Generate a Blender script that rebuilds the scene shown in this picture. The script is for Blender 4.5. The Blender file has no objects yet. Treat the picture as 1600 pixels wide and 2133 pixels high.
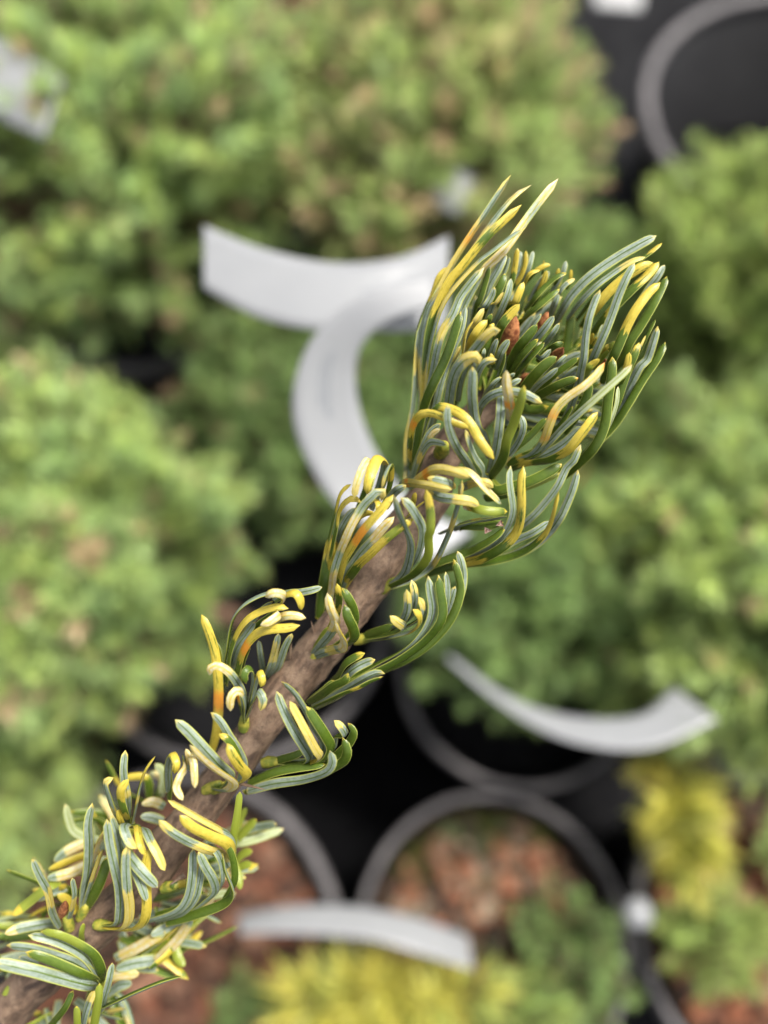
import bpy, bmesh, math, random
import numpy as np
from mathutils import Vector, Matrix, noise

# ------------------------------------------------------------------ camera, sky, sun, exposure
scene = bpy.context.scene
FPX, TILT, D0 = 1603.0, math.radians(22.0), 0.155
CAM = Vector((0, 0, 0.70))
FWD = Vector((0, math.sin(TILT), -math.cos(TILT)))
UPV = Vector((0, math.cos(TILT), math.sin(TILT)))
RGT = Vector((1, 0, 0))
cam_d = bpy.data.cameras.new('camera')
cam = bpy.data.objects.new('camera', cam_d)
scene.collection.objects.link(cam)
cam.location = CAM
cam.rotation_euler = (TILT, 0, 0)
cam_d.sensor_fit = 'VERTICAL'
cam_d.sensor_height = 34.6
cam_d.sensor_width = 26.0
cam_d.lens = 34.6 * FPX / 2133.0
cam_d.clip_start = 0.005
cam_d.clip_end = 200
cam_d.dof.use_dof = True
cam_d.dof.focus_distance = 0.1515
cam_d.dof.aperture_fstop = 4.0
scene.camera = cam

SUN_EL, SUN_AZ = math.radians(62), math.radians(60)      # azimuth from +Y towards +X
world = bpy.data.worlds.new('World')
scene.world = world
world.use_nodes = True
wn = world.node_tree.nodes
wl = world.node_tree.links
sky = wn.new('ShaderNodeTexSky')
sky.sky_type = 'NISHITA'
sky.sun_disc = False
sky.sun_elevation = SUN_EL
sky.sun_rotation = SUN_AZ
sky.dust_density = 3.0
sky.ozone_density = 0.6
bg = wn['Background']
bg.inputs['Strength'].default_value = 0.125
veil = wn.new('ShaderNodeHueSaturation')          # thin white cloud: the sky's own light, mostly colourless
veil.inputs['Saturation'].default_value = 0.22
wl.new(sky.outputs[0], veil.inputs['Color'])
wl.new(veil.outputs[0], bg.inputs['Color'])
sun_d = bpy.data.lights.new('sun', 'SUN')
sun_d.energy = 3.1
sun_d.angle = math.radians(12)
sun_d.color = (1.0, 0.95, 0.87)
sun = bpy.data.objects.new('sun', sun_d)
scene.collection.objects.link(sun)
sd = Vector((math.sin(SUN_AZ) * math.cos(SUN_EL), math.cos(SUN_AZ) * math.cos(SUN_EL), math.sin(SUN_EL)))
sun.rotation_euler = sd.to_track_quat('Z', 'Y').to_euler()
scene.view_settings.view_transform = 'Standard'
scene.view_settings.look = 'None'
scene.view_settings.gamma = 1.0
scene.view_settings.use_curve_mapping = False
scene.view_settings.exposure = 1.18

rng = np.random.default_rng(7)
random.seed(11)
COL = scene.collection


# ------------------------------------------------------------------ helpers
def ray(x, y):
    return FWD + RGT * ((x - 800.0) / FPX) + UPV * ((1066.5 - y) / FPX)


def at_depth(x, y, d):
    return CAM + ray(x, y) * d


def at_z(x, y, z):
    r = ray(x, y)
    return CAM + r * ((z - CAM.z) / r.z)


def tag(o, label=None, cat=None, group=None, kind=None):
    if label: o['label'] = label
    if cat: o['category'] = cat
    if group: o['group'] = group
    if kind: o['kind'] = kind
    return o


def thing(name, loc, label, cat, group=None):
    o = bpy.data.objects.new(name, None)
    o.empty_display_size = 0.01
    o.location = loc
    COL.objects.link(o)
    return tag(o, label, cat, group)


def put(name, me, mat, parent=None):
    """link a mesh whose vertices are in world coordinates"""
    o = bpy.data.objects.new(name, me)
    if mat is not None and not me.materials:
        me.materials.append(mat)
    COL.objects.link(o)
    if parent is not None:
        o.parent = parent
        loc = Vector((0, 0, 0))
        p = parent
        while p is not None:
            loc += p.location
            p = p.parent
        o.matrix_parent_inverse = Matrix.Translation(-loc)
    return o


def mesh_np(name, verts, faces, smooth=True):
    """faces: (n,k) int array"""
    me = bpy.data.meshes.new(name)
    verts = np.asarray(verts, dtype=np.float32)
    faces = np.asarray(faces, dtype=np.int32)
    n, k = faces.shape
    me.vertices.add(len(verts))
    me.vertices.foreach_set('co', verts.ravel())
    me.loops.add(n * k)
    me.loops.foreach_set('vertex_index', faces.ravel())
    me.polygons.add(n)
    me.polygons.foreach_set('loop_start', np.arange(0, n * k, k, dtype=np.int32))
    me.polygons.foreach_set('loop_total', np.full(n, k, dtype=np.int32))
    me.polygons.foreach_set('use_smooth', np.full(n, smooth, dtype=bool))
    me.update(calc_edges=True)
    return me


def set_color(me, name, cols):
    a = me.color_attributes.new(name, 'FLOAT_COLOR', 'POINT')
    c = np.ones((len(me.vertices), 4), dtype=np.float32)
    c[:, :3] = cols
    a.data.foreach_set('color', c.ravel())


class NT:
    def __init__(self, name):
        self.m = bpy.data.materials.new(name)
        self.m.use_nodes = True
        self.n = self.m.node_tree.nodes
        self.l = self.m.node_tree.links
        self.b = self.n['Principled BSDF']
        self.out = self.n['Material Output']

    def node(self, t, **kw):
        nd = self.n.new(t)
        for k, v in kw.items(): setattr(nd, k, v)
        return nd

    def lk(self, a, b): self.l.new(a, b)

    def val(self, sock, v):
        if hasattr(v, 'is_linked') or isinstance(v, bpy.types.NodeSocket):
            self.lk(v, sock)
        else:
            sock.default_value = v

    def math(self, op, a, b=0.0, c=None, clamp=False):
        nd = self.node('ShaderNodeMath', operation=op, use_clamp=clamp)
        self.val(nd.inputs[0], a); self.val(nd.inputs[1], b)
        if c is not None: self.val(nd.inputs[2], c)
        return nd.outputs[0]

    def smooth(self, x, a, b):
        nd = self.node('ShaderNodeMapRange', interpolation_type='SMOOTHSTEP')
        self.val(nd.inputs['Value'], x)
        nd.inputs['From Min'].default_value = a
        nd.inputs['From Max'].default_value = b
        return nd.outputs[0]

    def mix(self, f, a, b, mode='MIX'):
        nd = self.node('ShaderNodeMix', data_type='RGBA', blend_type=mode)
        self.val(nd.inputs['Factor'], f)
        for s, v in ((nd.inputs['A'], a), (nd.inputs['B'], b)):
            if isinstance(v, tuple): s.default_value = (*v, 1.0)
            else: self.lk(v, s)
        # RGBA sockets are the third pair
        return nd.outputs['Result']

    def noise(self, vec, scale, detail=3, rough=0.5):
        nd = self.node('ShaderNodeTexNoise')
        nd.inputs['Scale'].default_value = scale
        nd.inputs['Detail'].default_value = detail
        nd.inputs['Roughness'].default_value = rough
        if vec is not None: self.lk(vec, nd.inputs['Vector'])
        return nd.outputs[0]

    def bump(self, h, strength, dist):
        nd = self.node('ShaderNodeBump')
        nd.inputs['Strength'].default_value = strength
        nd.inputs['Distance'].default_value = dist
        self.lk(h, nd.inputs['Height'])
        self.lk(nd.outputs[0], self.b.inputs['Normal'])


# patch: ShaderNodeMix has several sockets of one name; pick the colour ones by index
def _mix(self, f, a, b, mode='MIX'):
    nd = self.node('ShaderNodeMix', data_type='RGBA', blend_type=mode)
    self.val(nd.inputs[0], f)
    for s, v in ((nd.inputs[6], a), (nd.inputs[7], b)):
        if isinstance(v, tuple): s.default_value = (*v, 1.0)
        else: self.lk(v, s)
    return nd.outputs[2]


NT.mix = _mix


# ------------------------------------------------------------------ materials
def needle_material():
    t = NT('variegated_needle')
    uv = t.node('ShaderNodeUVMap'); uv.uv_map = 'UVMap'
    sep = t.node('ShaderNodeSeparateXYZ'); t.lk(uv.outputs[0], sep.inputs[0])
    u, v = sep.outputs[0], sep.outputs[1]
    att = t.node('ShaderNodeAttribute'); att.attribute_name = 'band'
    sc = t.node('ShaderNodeSeparateColor'); t.lk(att.outputs['Color'], sc.inputs[0])
    yel, org, pal = sc.outputs[0], sc.outputs[1], sc.outputs[2]
    oi = t.node('ShaderNodeObjectInfo')
    rnd = oi.outputs['Random']
    # uv in mm with a per-needle offset
    cmb = t.node('ShaderNodeCombineXYZ')
    t.lk(t.math('MULTIPLY', u, 6.0), cmb.inputs[0])
    t.lk(v, cmb.inputs[1])
    t.lk(t.math('MULTIPLY', rnd, 97.0), cmb.inputs[2])
    vec = cmb.outputs[0]
    cms = t.node('ShaderNodeCombineXYZ')           # strongly stretched along the needle
    t.lk(t.math('MULTIPLY', u, 34.0), cms.inputs[0])
    t.lk(t.math('MULTIPLY', v, 0.35), cms.inputs[1])
    t.lk(t.math('MULTIPLY', rnd, 53.0), cms.inputs[2])
    vs = cms.outputs[0]
    n1 = t.noise(vec, 1.3, 3, 0.6)
    nl = t.noise(vs, 1.0, 2, 0.5)
    nf = t.noise(vec, 6.0, 2, 0.5)
    # glaucous bands on the two inner faces, keel and margins stay green
    gl = t.math('MULTIPLY', t.smooth(u, 0.625, 0.66), t.math('SUBTRACT', 1.0, t.smooth(u, 0.945, 0.98)))
    keel = t.math('SUBTRACT', 1.0, t.smooth(t.math('ABSOLUTE', t.math('SUBTRACT', u, 0.80)), 0.010, 0.034))
    gl = t.math('MULTIPLY', gl, t.math('SUBTRACT', 1.0, t.math('MULTIPLY', keel, 0.95)))
    lines = t.smooth(nl, 0.30, 0.68)
    waxy = t.math('MULTIPLY', gl, t.math('ADD', 0.50, t.math('MULTIPLY', lines, 0.50)))
    margin = t.math('ADD', t.math('SUBTRACT', 1.0, t.smooth(t.math('ABSOLUTE', t.math('SUBTRACT', u, 0.605)), 0.020, 0.085)),
                    t.math('ADD', t.math('SUBTRACT', 1.0, t.smooth(u, 0.012, 0.070)), t.smooth(u, 0.915, 0.980)), clamp=True)
    g_dark = t.mix(n1, (0.034, 0.066, 0.006), (0.080, 0.130, 0.012))
    g_base = t.mix(rnd, g_dark, t.mix(n1, (0.055, 0.100, 0.010), (0.118, 0.172, 0.018)))
    wax = t.mix(n1, (0.125, 0.170, 0.140), (0.360, 0.412, 0.362))
    green = t.mix(waxy, g_base, wax)
    green = t.mix(t.math('MULTIPLY', margin, 0.85), green, (0.42, 0.44, 0.095))
    green = t.mix(t.math('MULTIPLY', pal, 0.75), green, t.mix(waxy, (0.27, 0.31, 0.035), (0.50, 0.55, 0.32)))
    # yellow variegation, paler on the waxy faces
    y_face = t.mix(n1, (0.43, 0.315, 0.022), (0.57, 0.465, 0.075))
    y_wax = t.mix(n1, (0.49, 0.38, 0.075), (0.58, 0.51, 0.220))
    ycol = t.mix(t.math('MULTIPLY', waxy, 0.9), y_face, y_wax)
    ppat = t.smooth(t.math('ADD', t.math('MULTIPLY', n1, 0.6), t.math('MULTIPLY', nl, 0.4)), 0.40, 0.60)
    ycol = t.mix(t.math('MULTIPLY', pal, t.math('MULTIPLY', waxy, 0.85)), ycol, t.mix(ppat, (0.59, 0.41, 0.16), (0.53, 0.53, 0.42)))
    ycol = t.mix(t.smooth(t.math('ADD', org, t.math('MULTIPLY', t.math('SUBTRACT', n1, 0.5), 0.5)), 0.25, 1.0), ycol, (0.66, 0.27, 0.030))
    wob = t.math('ADD', t.math('MULTIPLY', t.math('SUBTRACT', nl, 0.5), 1.0), t.math('MULTIPLY', t.math('SUBTRACT', n1, 0.5), 0.35))
    cml = t.node('ShaderNodeCombineXYZ')
    t.lk(t.math('MULTIPLY', u, 7.0), cml.inputs[0]); t.lk(t.math('MULTIPLY', v, 0.10), cml.inputs[1]); t.lk(t.math('MULTIPLY', rnd, 31.0), cml.inputs[2])
    nlat = t.noise(cml.outputs[0], 1.0, 1, 0.5)
    wob = t.math('ADD', wob, t.math('MULTIPLY', t.math('MULTIPLY', t.math('SUBTRACT', nlat, 0.5), 2.2), t.math('ADD', 0.30, t.math('MULTIPLY', yel, 0.55))))
    yf = t.math('MULTIPLY', t.smooth(t.math('ADD', yel, wob), 0.34, 0.66), t.math('ADD', 0.80, t.math('MULTIPLY', t.smooth(nl, 0.34, 0.5), 0.20)))
    c = t.mix(yf, green, ycol)
    # small dark specks and a little dust
    spk = t.smooth(t.noise(vec, 4.0, 2, 0.6), 0.66, 0.76)
    c = t.mix(t.math('MULTIPLY', spk, 0.45), c, (0.16, 0.08, 0.02))
    t.lk(c, t.b.inputs['Base Color'])
    t.lk(t.math('ADD', 0.27, t.math('MULTIPLY', gl, 0.17)), t.b.inputs['Roughness'])
    t.b.inputs['Specular IOR Level'].default_value = 0.45
    tr = t.node('ShaderNodeBsdfTranslucent'); t.lk(c, tr.inputs[0])
    ms = t.node('ShaderNodeMixShader'); ms.inputs[0].default_value = 0.16
    t.lk(t.b.outputs[0], ms.inputs[1]); t.lk(tr.outputs[0], ms.inputs[2]); t.lk(ms.outputs[0], t.out.inputs[0])
    h = t.math('ADD', t.math('MULTIPLY', nl, 1.0), t.math('MULTIPLY', nf, 0.35))
    t.bump(h, 0.55, 0.00012)
    return t.m


def bark_material():
    t = NT('pine_bark')
    uv = t.node('ShaderNodeUVMap'); uv.uv_map = 'UVMap'
    mp = t.node('ShaderNodeMapping'); mp.inputs['Scale'].default_value = (1, 0.35, 1)
    t.lk(uv.outputs[0], mp.inputs[0])
    tc = t.node('ShaderNodeTexCoord')
    n1 = t.noise(mp.outputs[0], 0.55, 5, 0.65)
    n2 = t.noise(tc.outputs['Object'], 260, 4, 0.6)
    n3 = t.noise(tc.outputs['Object'], 1800, 3, 0.6)
    c = t.mix(t.smooth(n1, 0.35, 0.66), (0.052, 0.030, 0.017), (0.160, 0.100, 0.062))
    c = t.mix(t.smooth(n2, 0.42, 0.70), c, (0.200, 0.135, 0.088))
    c = t.mix(t.math('MULTIPLY', t.smooth(n3, 0.55, 0.75), 0.45), c, (0.085, 0.052, 0.036))
    v = t.node('ShaderNodeTexVoronoi', feature='DISTANCE_TO_EDGE'); v.inputs['Scale'].default_value = 0.35
    t.lk(mp.outputs[0], v.inputs['Vector'])
    crack = t.math('SUBTRACT', 1.0, t.smooth(v.outputs[0], 0.0, 0.09))
    c = t.mix(t.math('MULTIPLY', crack, 0.30), c, (0.10, 0.06, 0.04))
    sc_ = t.node('ShaderNodeAttribute'); sc_.attribute_name = 'scar'
    c = t.mix(t.math('MULTIPLY', t.smooth(sc_.outputs['Fac'], 0.25, 0.8), 0.75), c, (0.030, 0.016, 0.010))
    t.lk(c, t.b.inputs['Base Color'])
    t.b.inputs['Roughness'].default_value = 0.72
    h = t.math('ADD', t.math('ADD', n1, t.math('MULTIPLY', n3, 0.35)), t.math('MULTIPLY', crack, -0.05))
    t.bump(h, 0.9, 0.0006)
    return t.m


def simple_noise(name, c0, c1, scale, rough=0.6, spec=0.5, bump=None, lo=0.35, hi=0.65):
    t = NT(name)
    tc = t.node('ShaderNodeTexCoord')
    n = t.noise(tc.outputs['Object'], scale, 4, 0.6)
    t.lk(t.mix(t.smooth(n, lo, hi), c0, c1), t.b.inputs['Base Color'])
    t.b.inputs['Roughness'].default_value = rough
    t.b.inputs['Specular IOR Level'].default_value = spec
    if bump: t.bump(n, bump[0], bump[1])
    return t.m


def foliage_material(name, rough=0.5):
    t = NT(name)
    att = t.node('ShaderNodeAttribute'); att.attribute_name = 'tint'
    tc = t.node('ShaderNodeTexCoord')
    n = t.noise(tc.outputs['Object'], 60, 3, 0.6)
    hs = t.node('ShaderNodeHueSaturation')
    t.lk(att.outputs['Color'], hs.inputs['Color'])
    t.lk(t.math('ADD', 0.75, t.math('MULTIPLY', n, 0.5)), hs.inputs['Value'])
    t.lk(hs.outputs[0], t.b.inputs['Base Color'])
    t.b.inputs['Roughness'].default_value = rough
    t.b.inputs['Specular IOR Level'].default_value = 0.4
    tr = t.node('ShaderNodeBsdfTranslucent')
    t.lk(hs.outputs[0], tr.inputs[0])
    ms = t.node('ShaderNodeMixShader'); ms.inputs[0].default_value = 0.40
    t.lk(t.b.outputs[0], ms.inputs[1]); t.lk(tr.outputs[0], ms.inputs[2])
    t.lk(ms.outputs[0], t.out.inputs[0])
    return t.m


def tag_material(name, print_rows):
    """white plastic, with rows of small grey print along the strip (print_rows: (v0, v1, u0, u1) boxes in strip UV)"""
    t = NT(name)
    uv = t.node('ShaderNodeUVMap'); uv.uv_map = 'UVMap'
    sep = t.node('ShaderNodeSeparateXYZ'); t.lk(uv.outputs[0], sep.inputs[0])
    u, v = sep.outputs[0], sep.outputs[1]
    tc = t.node('ShaderNodeTexCoord')
    n = t.noise(tc.outputs['Object'], 90, 4, 0.6)
    base = t.mix(n, (0.285, 0.293, 0.308), (0.335, 0.34, 0.35))
    mask = None
    cmb = t.node('ShaderNodeCombineXYZ')
    t.lk(t.math('MULTIPLY', u, 90.0), cmb.inputs[0]); t.lk(t.math('MULTIPLY', v, 30.0), cmb.inputs[1])
    letters = t.smooth(t.noise(cmb.outputs[0], 1.0, 1, 0.5), 0.44, 0.52)
    for (u0, u1, v0, v1) in print_rows:
        m = t.math('MULTIPLY', t.math('MULTIPLY', t.math('GREATER_THAN', u, u0), t.math('LESS_THAN', u, u1)),
                   t.math('MULTIPLY', t.math('GREATER_THAN', v, v0), t.math('LESS_THAN', v, v1)))
        mask = m if mask is None else t.math('MAXIMUM', mask, m)
    if mask is not None:
        base = t.mix(t.math('MULTIPLY', t.math('MULTIPLY', mask, letters), 0.7), base, (0.13, 0.15, 0.18))
    t.lk(base, t.b.inputs['Base Color'])
    t.b.inputs['Roughness'].default_value = 0.34
    tr = t.node('ShaderNodeBsdfTranslucent'); tr.inputs[0].default_value = (0.46, 0.46, 0.47, 1)
    ms = t.node('ShaderNodeMixShader'); ms.inputs[0].default_value = 0.36
    t.lk(t.b.outputs[0], ms.inputs[1]); t.lk(tr.outputs[0], ms.inputs[2])
    t.lk(ms.outputs[0], t.out.inputs[0])
    return t.m


M_NEEDLE = needle_material()
M_BARK = bark_material()
M_BUD = simple_noise('bud_scale_brown', (0.16, 0.045, 0.018), (0.46, 0.19, 0.075), 900, 0.7, 0.3, (0.6, 0.0003))
M_SHEATH = simple_noise('fascicle_base_green', (0.12, 0.16, 0.02), (0.36, 0.32, 0.045), 700, 0.5, 0.4, (0.4, 0.0002))
M_CUT = simple_noise('dried_pink_cut', (0.22, 0.11, 0.08), (0.48, 0.35, 0.29), 2500, 0.8, 0.2, (0.5, 0.0002))
M_POT = simple_noise('black_nursery_plastic', (0.005, 0.005, 0.006), (0.009, 0.009, 0.010), 40, 0.5, 0.14)
M_RIM = simple_noise('grey_pot_rim', (0.062, 0.057, 0.060), (0.120, 0.110, 0.112), 75, 0.55, 0.4)  # grey rim colour, lighter than the pot body
M_SOIL = simple_noise('potting_soil', (0.016, 0.012, 0.009), (0.060, 0.038, 0.026), 140, 0.95, 0.2, (1.0, 0.004))
M_DARKSOIL = simple_noise('dark_soil', (0.005, 0.005, 0.006), (0.011, 0.011, 0.012), 90, 0.9, 0.1, (1.0, 0.003))  # near-black soil colour for the pots without mulch
M_GROUND = simple_noise('black_weed_fabric', (0.004, 0.004, 0.005), (0.010, 0.010, 0.011), 30, 0.85, 0.1)
M_WOOD = simple_noise('shrub_bark', (0.10, 0.06, 0.04), (0.24, 0.15, 0.10), 120, 0.85, 0.2, (0.6, 0.001))
M_LEAF = foliage_material('conifer_foliage')
M_CHIP = foliage_material('bark_chip', 0.85)
M_TAG = tag_material('white_plastic_tag', [])
M_TAGP = tag_material('white_plastic_tag_with_print', [(0.62, 0.84, 0.50, 0.58), (0.62, 0.80, 0.40, 0.47), (0.66, 0.82, 0.30, 0.36)])
M_TAGQ = tag_material('white_plastic_tag_with_side_print', [(0.36, 0.58, 0.44, 0.52), (0.38, 0.54, 0.56, 0.62)])

# ------------------------------------------------------------------ ground
g = mesh_np('ground', [(-60, -60, 0), (60, -60, 0), (60, 60, 0), (-60, 60, 0)], [(0, 1, 2, 3)], False)
tag(put('ground', g, M_GROUND), 'black weed fabric ground under the nursery pots', None, None, 'structure')


# ------------------------------------------------------------------ pots
def lathe(profile, cx, cy, seg=72):
    p = np.array(profile)
    a = np.linspace(0, 2 * math.pi, seg, endpoint=False)
    v = np.stack([cx + p[:, 0:1] * np.cos(a), cy + p[:, 0:1] * np.sin(a), np.repeat(p[:, 1:2], seg, 1)], -1).reshape(-1, 3)
    f = []
    for i in range(len(p) - 1):
        for j in range(seg):
            k = (j + 1) % seg
            f.append((i * seg + j, i * seg + k, (i + 1) * seg + k, (i + 1) * seg + j))
    return v, np.array(f)


def disc(cx, cy, r, z, seed, amp=0.004, rings=14, seg=48):
    vs = [(cx, cy, z)]
    for i in range(1, rings + 1):
        for j in range(seg):
            a = 2 * math.pi * j / seg
            rr = r * i / rings
            x, y = cx + rr * math.cos(a), cy + rr * math.sin(a)
            h = amp * (noise.noise(Vector((x * 40, y * 40, seed))) + 0.5 * noise.noise(Vector((x * 110, y * 110, seed))))
            vs.append((x, y, z + h * min(1, (rings - i) / 2 + 0.2)))
    f = []
    for j in range(seg):
        f.append((0, 1 + j, 1 + (j + 1) % seg, 1 + (j + 1) % seg))
    q = [(0, 1 + j, 1 + (j + 1) % seg) for j in range(seg)]
    tri = list(q)
    for i in range(rings - 1):
        for j in range(seg):
            k = (j + 1) % seg
            a0, a1 = 1 + i * seg + j, 1 + i * seg + k
            b0, b1 = 1 + (i + 1) * seg + j, 1 + (i + 1) * seg + k
            tri += [(a0, b0, b1), (a0, b1, a1)]
    return np.array(vs), np.array(tri)


CHIP_PAL = np.array([(0.29, 0.115, 0.060), (0.22, 0.080, 0.040), (0.33, 0.17, 0.10), (0.14, 0.060, 0.036), (0.31, 0.22, 0.15), (0.055, 0.032, 0.022)])


def chips(cx, cy, r, z, n, seed, pal=CHIP_PAL, size=(0.003, 0.0085)):
    g_ = np.random.default_rng(seed)
    V, Fc, Cc = [], [], []
    base = np.array([(-1, -1, -1), (1, -1, -1), (1, 1, -1), (-1, 1, -1), (-1, -1, 1), (1, -1, 1), (1, 1, 1), (-1, 1, 1)], float)
    quads = np.array([(0, 3, 2, 1), (4, 5, 6, 7), (0, 1, 5, 4), (1, 2, 6, 5), (2, 3, 7, 6), (3, 0, 4, 7)])
    for i in range(n):
        rr = r * math.sqrt(g_.random()) * 0.96
        a = g_.random() * 2 * math.pi
        s = g_.uniform(*size)
        dim = np.array([s, s * g_.uniform(0.35, 0.8), s * g_.uniform(0.12, 0.3)])
        b = base * (1 + g_.uniform(-0.35, 0.2, (8, 3))) * dim
        rot = np.array((Matrix.Rotation(g_.random() * 6.28, 3, 'Z') @ Matrix.Rotation(g_.normal(0, 0.35), 3, 'X') @ Matrix.Rotation(g_.normal(0, 0.35), 3, 'Y')))
        b = b @ rot.T + np.array([cx + rr * math.cos(a), cy + rr * math.sin(a), z + g_.uniform(-0.001, 0.005)])
        V.append(b); Fc.append(quads + 8 * i)
        c = pal[g_.integers(len(pal))] * g_.uniform(0.7, 1.25)
        Cc.append(np.tile(c, (8, 1)))
    me = mesh_np('bark_mulch', np.concatenate(V), np.concatenate(Fc), False)
    set_color(me, 'tint', np.concatenate(Cc))
    return me


def pot(cx, cy, r, zr, label, soil_drop=0.02, mulch=0, dark=False, seed=1, pal=CHIP_PAL):
    root = thing('nursery_pot', (cx, cy, 0), label, 'plant pot', 'round black nursery pots on the ground')
    rb = r * 0.78
    rw = max(0.0055, r * 0.066)
    body = [(0.001, 0.006), (rb * 0.9, 0.006), (rb, 0.0), (rb + 0.001, 0.004), (r - rw * 0.75, zr - 0.016),
            (r - rw * 0.75 - 0.0, zr - 0.012), (r - rw * 0.95, zr - 0.012), (rb - 0.0016, 0.009), (0.001, 0.009)]
    v, f = lathe(body, cx, cy)
    put('body', mesh_np('body', v, f), M_POT, root)
    rim = [(r - rw * 0.62, zr - 0.019), (r - 0.0012, zr - 0.018), (r, zr - 0.016), (r, zr - 0.0035), (r - 0.001, zr - 0.001), (r - rw * 0.45, zr),
           (r - rw + 0.0006, zr - 0.0012), (r - rw, zr - 0.004), (r - rw, zr - 0.0115), (r - rw * 0.62, zr - 0.0119)]
    v, f = lathe(rim, cx, cy, 96)
    put('rim', mesh_np('rim', v, f), M_RIM, root)
    zs = zr - soil_drop
    frac = zs / zr
    rs = rb + (r - rw - rb) * frac - 0.0035
    v, f = disc(cx, cy, rs, zs, seed * 3.7)
    put('soil', mesh_np('soil', v, f), M_DARKSOIL if dark else M_SOIL, root)
    if mulch:
        o = put('bark_mulch', chips(cx, cy, rs - 0.006, zs + 0.003, mulch, seed, pal), M_CHIP, root)
        o['kind'] = 'stuff'
    return root


# ------------------------------------------------------------------ shrubs
def needle_cloud(base, dirs, lens, per, nlen, nwid, tint, tipt, spread=1.0, seed=0, droop=0.0):
    """many shoots, each with needles round it; returns verts, tris, colours"""
    g_ = np.random.default_rng(seed)
    n = len(base)
    N = n * per
    s = np.tile((np.arange(per) + 0.5) / per, n) + g_.uniform(-0.02, 0.02, N)
    s = np.clip(s, 0.02, 1.0)
    B = np.repeat(base, per, 0); D = np.repeat(dirs, per, 0); L = np.repeat(lens, per)
    ref = np.where(np.abs(D[:, 2:3]) < 0.9, np.array([[0, 0, 1.0]]), np.array([[1.0, 0, 0]]))
    X = np.cross(D, ref); X /= np.linalg.norm(X, axis=1, keepdims=True)
    Y = np.cross(D, X)
    ang = np.tile(np.arange(per) * 2.39996, n) + np.repeat(g_.uniform(0, 6.28, n), per) + g_.normal(0, 0.25, N)
    R = X * np.cos(ang)[:, None] + Y * np.sin(ang)[:, None]
    open_ = (0.85 - 0.60 * s ** 1.6) * spread + g_.normal(0, 0.14, N)
    nd = D * np.cos(open_)[:, None] + R * np.sin(open_)[:, None]
    nd[:, 2] -= droop
    nd /= np.linalg.norm(nd, axis=1, keepdims=True)
    P = B + D * (L * s)[:, None]
    ln = nlen * g_.uniform(0.75, 1.15, N) * (1 - 0.25 * s ** 4)
    side = np.cross(nd, R); side /= (np.linalg.norm(side, axis=1, keepdims=True) + 1e-9)
    up = np.cross(side, nd)
    w = nwid * g_.uniform(0.8, 1.2, N)
    mid = P + nd * (ln * 0.45)[:, None] + up * (ln * 0.03)[:, None]
    v0 = P
    v1 = mid + side * (w * 0.55)[:, None]
    v2 = mid - side * (w * 0.55)[:, None]
    v3 = P + nd * ln[:, None] + up * (ln * 0.08)[:, None]
    V = np.stack([v0, v1, v2, v3], 1).reshape(-1, 3)
    i0 = np.arange(N) * 4
    T = np.concatenate([np.stack([i0, i0 + 2, i0 + 1], 1), np.stack([i0 + 1, i0 + 2, i0 + 3], 1)])
    k_ = (0.25 + 0.75 * s ** 2.0)[:, None]
    cn = np.repeat(tint, per, 0) * (1 - k_) + np.repeat(tipt, per, 0) * k_
    cn = np.minimum(cn * g_.uniform(0.45, 1.5, N)[:, None], 0.85)
    Cc = np.repeat(cn, 4, 0)
    return V, T, Cc


def tubes(segs, sides=5):
    """segs: list of (p0, p1, r0, r1)"""
    V, Fc = [], []
    for (a, b, r0, r1) in segs:
        a, b = np.asarray(a, float), np.asarray(b, float)
        d = b - a; d = d / (np.linalg.norm(d) + 1e-9)
        ref = np.array([0, 0, 1.0]) if abs(d[2]) < 0.9 else np.array([1.0, 0, 0])
        x = np.cross(d, ref); x /= np.linalg.norm(x); y = np.cross(d, x)
        o = len(V) * 2 * sides
        ring = []
        for p, r in ((a, r0), (b, r1)):
            for j in range(sides):
                t = 2 * math.pi * j / sides
                ring.append(p + x * r * math.cos(t) + y * r * math.sin(t))
        V.append(np.array(ring))
        for j in range(sides):
            m = (j + 1) % sides
            Fc.append((o + j, o + m, o + sides + m, o + sides + j))
    return np.concatenate(V), np.array(Fc)


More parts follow.
